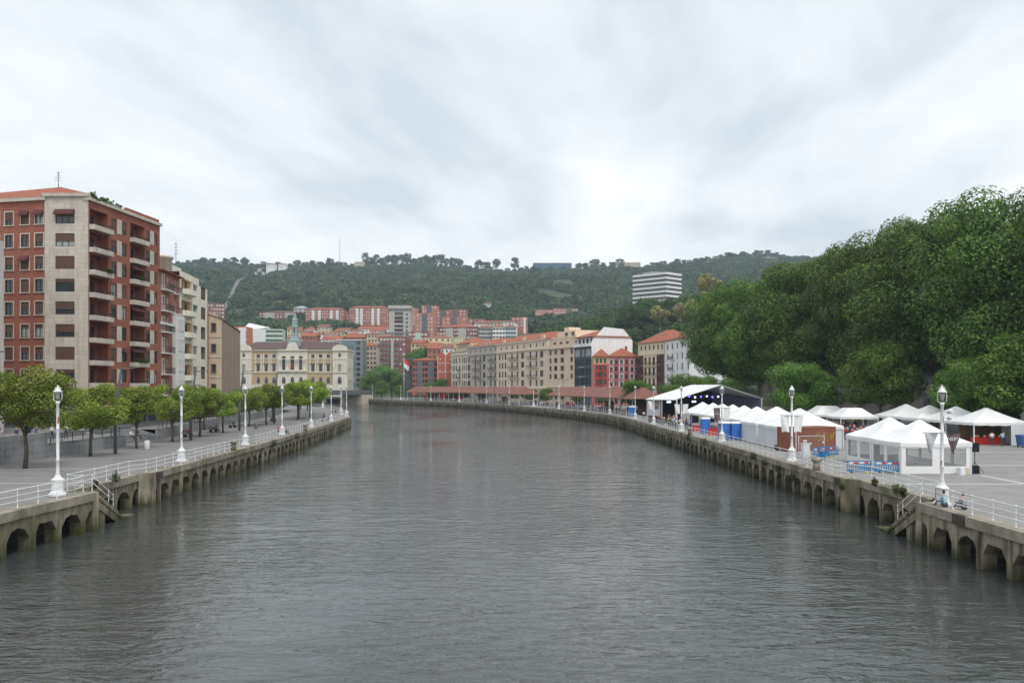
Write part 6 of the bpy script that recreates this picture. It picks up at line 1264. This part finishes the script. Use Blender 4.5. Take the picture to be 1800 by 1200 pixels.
for i, (x, y) in enumerate([(28.5, 121), (29.2, 117), (28.3, 130.5)]): m = MB(); m.box(-.6, .6, -.3, .3, 0, .9); m.box(-.65, .65, -.35, .35, .9, .96); put('red_counter', m.mesh('counter', FR), None, (x, y, 0), .2, 'red drinks counter '+['behind the single portable toilet', 'between the portable toilets', 'at the corner of the crowd'][i], 'counter', 'red counters')
m = MB(); m.lathe([(.1, 0), (.45, .15), (.5, .5), (.35, .62)], 8); m.tube([(.3, 0, .5), (1.2, 0, 1.1)], .03, 5); put('wheelbarrow', m.mesh('wheelbarrow', mat('dark_green', (.03, .10, .05), .6)), None, (28.9, 92.7, .0), .3, 'dark green wheelbarrow beside the white marquee wall', 'wheelbarrow')

# ------------------------------------------------------------------ banners on the lamp posts
BRW = mat('brown_banner', (.13, .095, .10), .8, .08); GRB = mat('grey_banner', (.45, .48, .50), .8, .15, 3)
for li, (ma1, ma2, tri) in {0: (GRB, BRW, True), 1: (CANVAS, CANVAS, False), 2: (BRW, CANVAS, False), 3: (CANVAS, CANVAS, False), 4: (CANVAS, BRW, False)}.items():
    lx, ly = RLAMP[li]; z = 4.25
    for s, ma in ((-1, ma1), (1, ma2)):
        nm = {BRW: 'brown', GRB: 'grey', CANVAS: 'white'}[ma]; rt = thing('lamp_banner', (lx, ly, 0), f'{nm} {"pennant" if tri else "banner"} on the {"river" if s < 0 else "plaza"} side of the {ORD[li]} quay lamp', 'banner', 'banners on the lamp posts')
        m = MB(); m.tube([(s*.1, 0, z), (s*1.15, 0, z+.02)], .025, 5); m.build('arm', IRON, rt); m = MB(); n = 8
        for k in range(n):
            u0, u1 = k/n, (k+1)/n; f = lambda u, v: (s*(.22+.85*(u*(1-.22*v) if not tri else (u*(1-v)+.55*v))), .07*math.sin(5*u+3*v), z-.03-v*(1.55 if not tri else 1.25)+(.1*math.sin(u*3) if v == 1 else 0))
            for j in range(4): m.face([f(u0, j/4), f(u1, j/4), f(u1, (j+1)/4), f(u0, (j+1)/4)], 0, True)
        cl = m.build('cloth', ma, rt)
        if ma is BRW:
            tx = bpy.data.curves.new('banner_lettering', 'FONT'); tx.body = 'NERV'; tx.size = .3 if tri else .22; tx.align_x = 'CENTER'; tx.extrude = .004; tx.materials.append(WHF)
            o = bpy.data.objects.new('text_source', tx); me = bpy.data.meshes.new_from_object(o); bpy.data.objects.remove(o); o = put('lettering', me, cl); o.location = (s*.62, -.11, z-.45 if tri else z-.8); o.rotation_euler = (R(90), 0, 0)
cm_ = thing('security_camera', (RLAMP[0][0]+.1, RLAMP[0][1], 5.5), 'pair of white cameras clamped under the lantern of the pennant lamp', 'camera')
for z, r in ((.0, .13), (-.38, .11)): m = MB(); m.tube([(.0, 0, z), (.22, 0, z)], .03, 5); m.build('arm', WHITE, cm_); m = MB(); m.lathe([(.05, -.2), (r, -.12), (r, .1), (.08, .18)], 10); o = m.build('housing', WHITE, cm_); o.location = (.35, 0, z); o.rotation_euler = (R(80), 0, .3)

# ------------------------------------------------------------------ stone balustrade with urns, dark building behind the trees
bl = thing('balustrade', (0, 0, 0), 'weathered stone balustrade with urn-topped pillars behind the gazebos', 'balustrade'); STN = mat('old_stone', (.36, .33, .28), .9, .2, 1.5, .3, patch=(.26, .24, .20))
pl = MB(); pl.box(-.75, .75, -.75, .75, 0, .5); pl.box(-.6, .6, -.6, .6, .5, 3.0); pl.box(-.8, .8, -.8, .8, 3.0, 3.3); PLM = pl.mesh('pillar', STN); ur = MB(); ur.lathe([(.62, 3.3), (.5, 3.6), (.2, 3.9), (.18, 4.05), (.34, 4.3), (.38, 4.6), (.22, 4.9), (.1, 5.0), (.16, 5.15), (.05, 5.35)], 12); URM = ur.mesh('urn', STN)
bp_ = [(44.5, 149), (47.5, 147.6), (50.3, 146.4), (53.2, 145.2), (55.4, 144.2), (57.8, 143.2)]
for i, (x, y) in enumerate(bp_): put('pillar', PLM, bl, (x, y, 0)); (put('urn', URM, bl, (x, y, 0)) if i in (4, 5) else None)
m = MB()
for (a, c) in zip(bp_[:-2], bp_[1:-1]): d, ln = unit(a, c); m.obox((np.array(a)+np.array(c))/2, d, ln-1.3, .5, 0, 1.1)
m.build('parapet', STN, bl)
m = MB(); m.box(-1.4, 1.4, -1.4, 1.4, 0, .6); m.box(-1.1, 1.1, -1.1, 1.1, .6, 3.4); m.hexa([(-1.2, -1.2, 3.4), (1.2, -1.2, 3.4), (1.2, 1.2, 3.4), (-1.2, 1.2, 3.4)], [(-.5, -.5, 4.6), (.5, -.5, 4.6), (.5, .5, 4.6), (-.5, .5, 4.6)]); put('stone_pedestal', m.mesh('pedestal', STN), None, (63.2, 103, 0), .1, 'pale stone pedestal behind the bins at the picture edge', 'pedestal')
m = MB(); m.box(-14, 14, -.3, .3, 0, 1.9); put('garden_wall', m.mesh('garden_wall', STN), None, (76, 106.5, 0), -.5, 'low stone garden wall behind the recycling bins', 'wall')
DKB = render('sooty_stone', (.10, .095, .085)); b2 = block('theatre', 'dark stone building glimpsed between the plane tree trunks', (66, 226), (125, 182), 20, 0, 17, DKB, ([4+5.2*k for k in range(16)], [2, 7.5, 12.6], 2.0, 3.2), fr=DARKF); b2.done()
for i, (x, y) in enumerate([(62.5, 128), (47.5, 158), (53.5, 140)]):
    rt = thing('garden_lamp', (x, y, 0), 'dark old-style garden lamp '+['above the pointed tents', 'behind the stage side', 'between the urns and bushy trees'][i], 'lamp post', 'garden lamps'); m = MB(); m.lathe([(.16, 0), (.12, .5), (.05, .7), (.045, 4.6)], 8); m.build('post', IRON, rt); m = MB(); m.lathe([(.1, 4.6), (.24, 5.15), (.28, 5.2), (.12, 5.45), (.03, 5.6)], 6); m.build('lantern', STEEL, rt)

# ------------------------------------------------------------------ benches, bins on the promenade
SL = mat('grey_wood', (.20, .18, .16), .8, .2, 4); 
def bench(x, y, a, label):
    rt = thing('bench', (x, y, 0), label, 'bench', 'promenade benches', rz=a)
    for k in range(4): m = MB(); m.box(-.9, .9, -.25+.13*k, -.14+.13*k, .42, .46); m.build('seat_slat', SL, rt)
    for k in range(3): m = MB(); m.box(-.9, .9, .30, .33, .55+.14*k, .66+.14*k); m.build('back_slat', SL, rt)
    for s in (-.75, .75): m = MB(); m.box(s-.03, s+.03, -.22, .3, 0, .42); m.box(s-.03, s+.03, .27, .3, .42, .95); m.build('leg', IRON, rt)
for x, y, a, l in [(-45.3, 129.5, 1.4, 'wooden bench holding the couple beyond the steps'), (-44.4, 117, 1.4, 'wooden bench just after the wide steps'), (-46.8, 143, 1.4, 'wooden bench beside the dark litter bin'), (-47.8, 171, 1.4, 'wooden bench far along the tree row')]: bench(x, y, a, l)
for i, (x, y) in enumerate([(-40.2, 94), (-42.0, 140), (-41.0, 186)]): m = MB(); m.lathe([(.26, 0), (.28, .05), (.28, .95), (.24, 1.0), (.2, 1.0), (.19, .9)], 14); put('litter_bin', m.mesh('litter_bin', LEG if i == 0 else STEEL), None, (x, y, 0), 0, ['pale metal litter bin on the promenade near the steps', 'dark cylindrical litter bin on the open promenade', 'dark litter bin far along the promenade'][i], 'litter bin', 'litter bins')

# ------------------------------------------------------------------ people
def person_mesh(pose, seed):
    g = random.Random(seed); J = {}
    def j(n, p, r, par, mt): J[n] = (Vector(p), r, par, mt)
    sw = g.uniform(-.06, .06)
    if pose == 'stand': hz, kn, an, to = .92, [(s*.11, -.03-s*sw, .50) for s in (-1, 1)], [(s*.12, .03-s*sw*2, .09) for s in (-1, 1)], [(s*.13, -.14-s*sw*2, .04) for s in (-1, 1)]
    elif pose == 'sit': hz, kn, an, to = .52, [(s*.12, -.43, .50) for s in (-1, 1)], [(s*.13, -.46, .09) for s in (-1, 1)], [(s*.13, -.62, .04) for s in (-1, 1)]
    else: hz, kn, an, to = .13, [(s*.14, -.36, .36) for s in (-1, 1)], [(s*.12, -.62, .08) for s in (-1, 1)], [(s*.12, -.76, .05) for s in (-1, 1)]
    lean = .0 if pose == 'stand' else -.07
    j('pelvis', (0, 0, hz), .145, None, 2); j('waist', (0, .01+lean*.3, hz+.2), .125, 'pelvis', 1); j('chest', (0, lean, hz+.42), .15, 'waist', 1); j('neck', (0, lean*1.3, hz+.58), .055, 'chest', 0); j('jaw', (0, lean*1.5-.02, hz+.66), .075, 'neck', 0); j('head', (0, lean*1.5-.005, hz+.75), .098, 'jaw', 3); j('crown', (0, lean*1.5+.01, hz+.83), .07, 'head', 3)
    for i, s in enumerate((-1, 1)):
        a = g.uniform(-.1, .2) if pose == 'stand' else .25
        j(f'sh{i}', (s*.17, lean, hz+.48), .07, 'chest', 1); j(f'el{i}', (s*.25, lean-.04-a*.3, hz+.22), .05, f'sh{i}', 1); j(f'wr{i}', (s*.22, lean-.16-a, hz+.05+a*.7), .035, f'el{i}', 0); j(f'ha{i}', (s*.20, lean-.22-a, hz+.0+a*.8), .042, f'wr{i}', 0)
        j(f'hip{i}', (s*.1, 0, hz-.06), .105, 'pelvis', 2); j(f'kn{i}', kn[i], .068, f'hip{i}', 2); j(f'an{i}', an[i], .042, f'kn{i}', 2); j(f'to{i}', to[i], .04, f'an{i}', 4)
    names = list(J); me = bpy.data.meshes.new('person'); me.from_pydata([J[n][0] for n in names], [(names.index(n), names.index(J[n][2])) for n in names if J[n][2]], []); o = bpy.data.objects.new('person_source', me); COL.objects.link(o)
    o.modifiers.new('skin', 'SKIN'); sv = me.skin_vertices[0].data
    for i, n in enumerate(names): sv[i].radius = (J[n][1], J[n][1]*(.75 if n in ('chest', 'waist', 'pelvis') else 1)); sv[i].use_root = n == 'pelvis'
    o.modifiers.new('sub', 'SUBSURF').levels = 1; dg = bpy.context.evaluated_depsgraph_get(); res = bpy.data.meshes.new_from_object(o.evaluated_get(dg)); bpy.data.objects.remove(o); bpy.data.meshes.remove(me)
    res.materials.clear()
    for q in (SKIN, CLOTH, TROUS, HAIR, RUBBER): res.materials.append(q)
    P = np.array([J[n][0] for n in names]); hd = J['head'][0]
    for f in res.polygons:
        c = np.array(f.center); k = int(np.argmin(((P-c)**2).sum(1))); mt = J[names[k]][3]
        if names[k] in ('head', 'crown', 'jaw'): mt = 3 if (c[2] > hd.z+.035 or c[1] > hd.y+.02) else 0
        f.material_index = mt; f.use_smooth = True
    return res
PS = [person_mesh('stand', k) for k in range(4)]; PSIT = [person_mesh('sit', k) for k in range(2)]; PGR = [person_mesh('ground', k) for k in range(2)]
PC = [('white', (.72, .72, .72)), ('black', (.03, .03, .035)), ('red', (.5, .05, .05)), ('blue', (.08, .16, .42)), ('grey', (.3, .3, .31)), ('pink', (.6, .28, .32)), ('yellow', (.6, .48, .08)), ('navy', (.03, .045, .12)), ('pale blue', (.38, .52, .62)), ('beige', (.5, .42, .32))]
def person(x, y, z, a, me, ci, label, group=None, sc=None):
    o = put('person', me, None, (x, y, z), a, label, 'person', group, scale=sc or random.uniform(.94, 1.06)); o.color = (*PC[ci][1], 1); return o
person(24.95, 49.15, .04, R(200), PGR[0], 8, 'person in a pale blue top sitting on the quay edge under the pennant lamp', sc=1.0); person(25.55, 48.2, .04, R(190), PGR[1], 4, 'person in a dark patterned top sitting on the quay edge beside the pale blue one', sc=1.0)
def crowd(n, gen, where, poses=PS):
    for k in range(n):
        x, y, z = gen(); ci = random.choice([0, 0, 1, 1, 2, 3, 4, 4, 5, 6, 7, 8, 9]); person(x, y, z, random.uniform(0, 6.28), random.choice(poses), ci, f'person in a {PC[ci][0]} top {where}', f'people in {PC[ci][0]} {where}')
U = random.uniform
def quaycrowd(): y = U(134, 182); return (U(26.6, 29.3 if y < 152 else 31), y, 0)
crowd(60, quaycrowd, 'in the crowd by the quay railing before the stage')
def spot(A, B, w_=3.0): f = random.random(); return (A[0]+(B[0]-A[0])*f+U(-w_, w_), A[1]+(B[1]-A[1])*f+U(-w_, w_), 0)
crowd(52, lambda: spot((41, 135), (53, 131.5), 3.2), 'in the crowd at the gazebos below the balustrade'); crowd(34, lambda: spot((40, 150), (58, 141), 1.6), 'standing along the stone balustrade')
crowd(26, lambda: spot((13, 285), (30, 205), 3.5), 'under the market canopy that ends by the stage'); crowd(22, lambda: spot((-48, 426), (6, 306), 3.5), 'under the farther market canopy'); crowd(12, lambda: spot((7, 300), (14, 283), 3), 'in the gap between the two canopies'); crowd(10, lambda: spot((-80, 470), (-60, 446), 3), 'on the quay end by the bridge')
crowd(34, lambda: spot((41, 106), (50, 121), 4), 'on the plaza between the two tent rows')
person(55.9, 99.4, 0, 2.6, PS[0], 0, 'person in white standing at the toy stall'); person(56.9, 99.0, 0, 2.9, PS[1], 8, 'person in pale blue standing at the toy stall with a friend'); person(57.6, 99.9, 0, 3.3, PS[2], 1, 'person in black inside the toy stall tent')
def terr(): y = U(66, 92); return (U(-53, -47.5), y, 1.3)
crowd(16, terr, 'on the upper terrace behind the first trees')
for x, y, a, me, ci, l in [(-45.35, 129.3, 1.4, PSIT[0], 5, 'person in pink sitting on the bench beyond the steps'), (-45.15, 130.1, 1.4, PSIT[1], 7, 'person in navy leaning on the same bench beyond the steps'), (-44.4, 117.2, 1.4, PSIT[0], 2, 'person in red sitting on the bench after the steps'), (-46.6, 104.2, 1.5, PSIT[1], 0, 'person in white sitting on the wide granite steps'), (-46.6, 106.0, 1.5, PSIT[0], 1, 'person in black sitting on the wide granite steps'), (-46.8, 143.2, 1.4, PSIT[1], 1, 'person in black on the bench by the dark litter bin'), (-33.6, 122.6, 2.2, PSIT[0], 2, 'person in red sitting by the promenade railing'), (-32.9, 124, 2.2, PGR[0], 1, 'person in black crouching by the promenade railing lamp')]: person(x, y, .0 if 'steps' not in l or 'bench' in l else .36, a, me, ci, l)
for x, y, ci in [(-37.2, 167, 1), (-36.5, 170, 7), (-36.9, 173, 1), (-47, 222, 1), (-46.4, 224, 7), (-52, 262, 1), (-50, 256, 2)]: person(x, y, 0, U(0, 6), random.choice(PGR if y < 240 else PS), ci, f'person in {PC[ci][0]} far along the promenade edge', f'people in {PC[ci][0]} far along the promenade')
m = MB(); m.tube([(-.5, 0, .3), (.0, 0, .55), (.45, 0, .9)], [.28, .34, .12], 8); 

# ------------------------------------------------------------------ haze
hz = bpy.data.materials.new('haze_air'); hz.use_nodes = True; t = hz.node_tree; t.nodes.clear(); o_ = t.nodes.new('ShaderNodeOutputMaterial'); v = t.nodes.new('ShaderNodeVolumePrincipled'); v.inputs['Color'].default_value = (.72, .85, 1.0, 1); v.inputs['Density'].default_value = .00016; v.inputs['Anisotropy'].default_value = .1; t.links.new(v.outputs[0], o_.inputs['Volume'])
m = MB(); m.box(-1560, 1560, -90, 2180, -8, 345); m.build('haze', hz, kind='stuff')
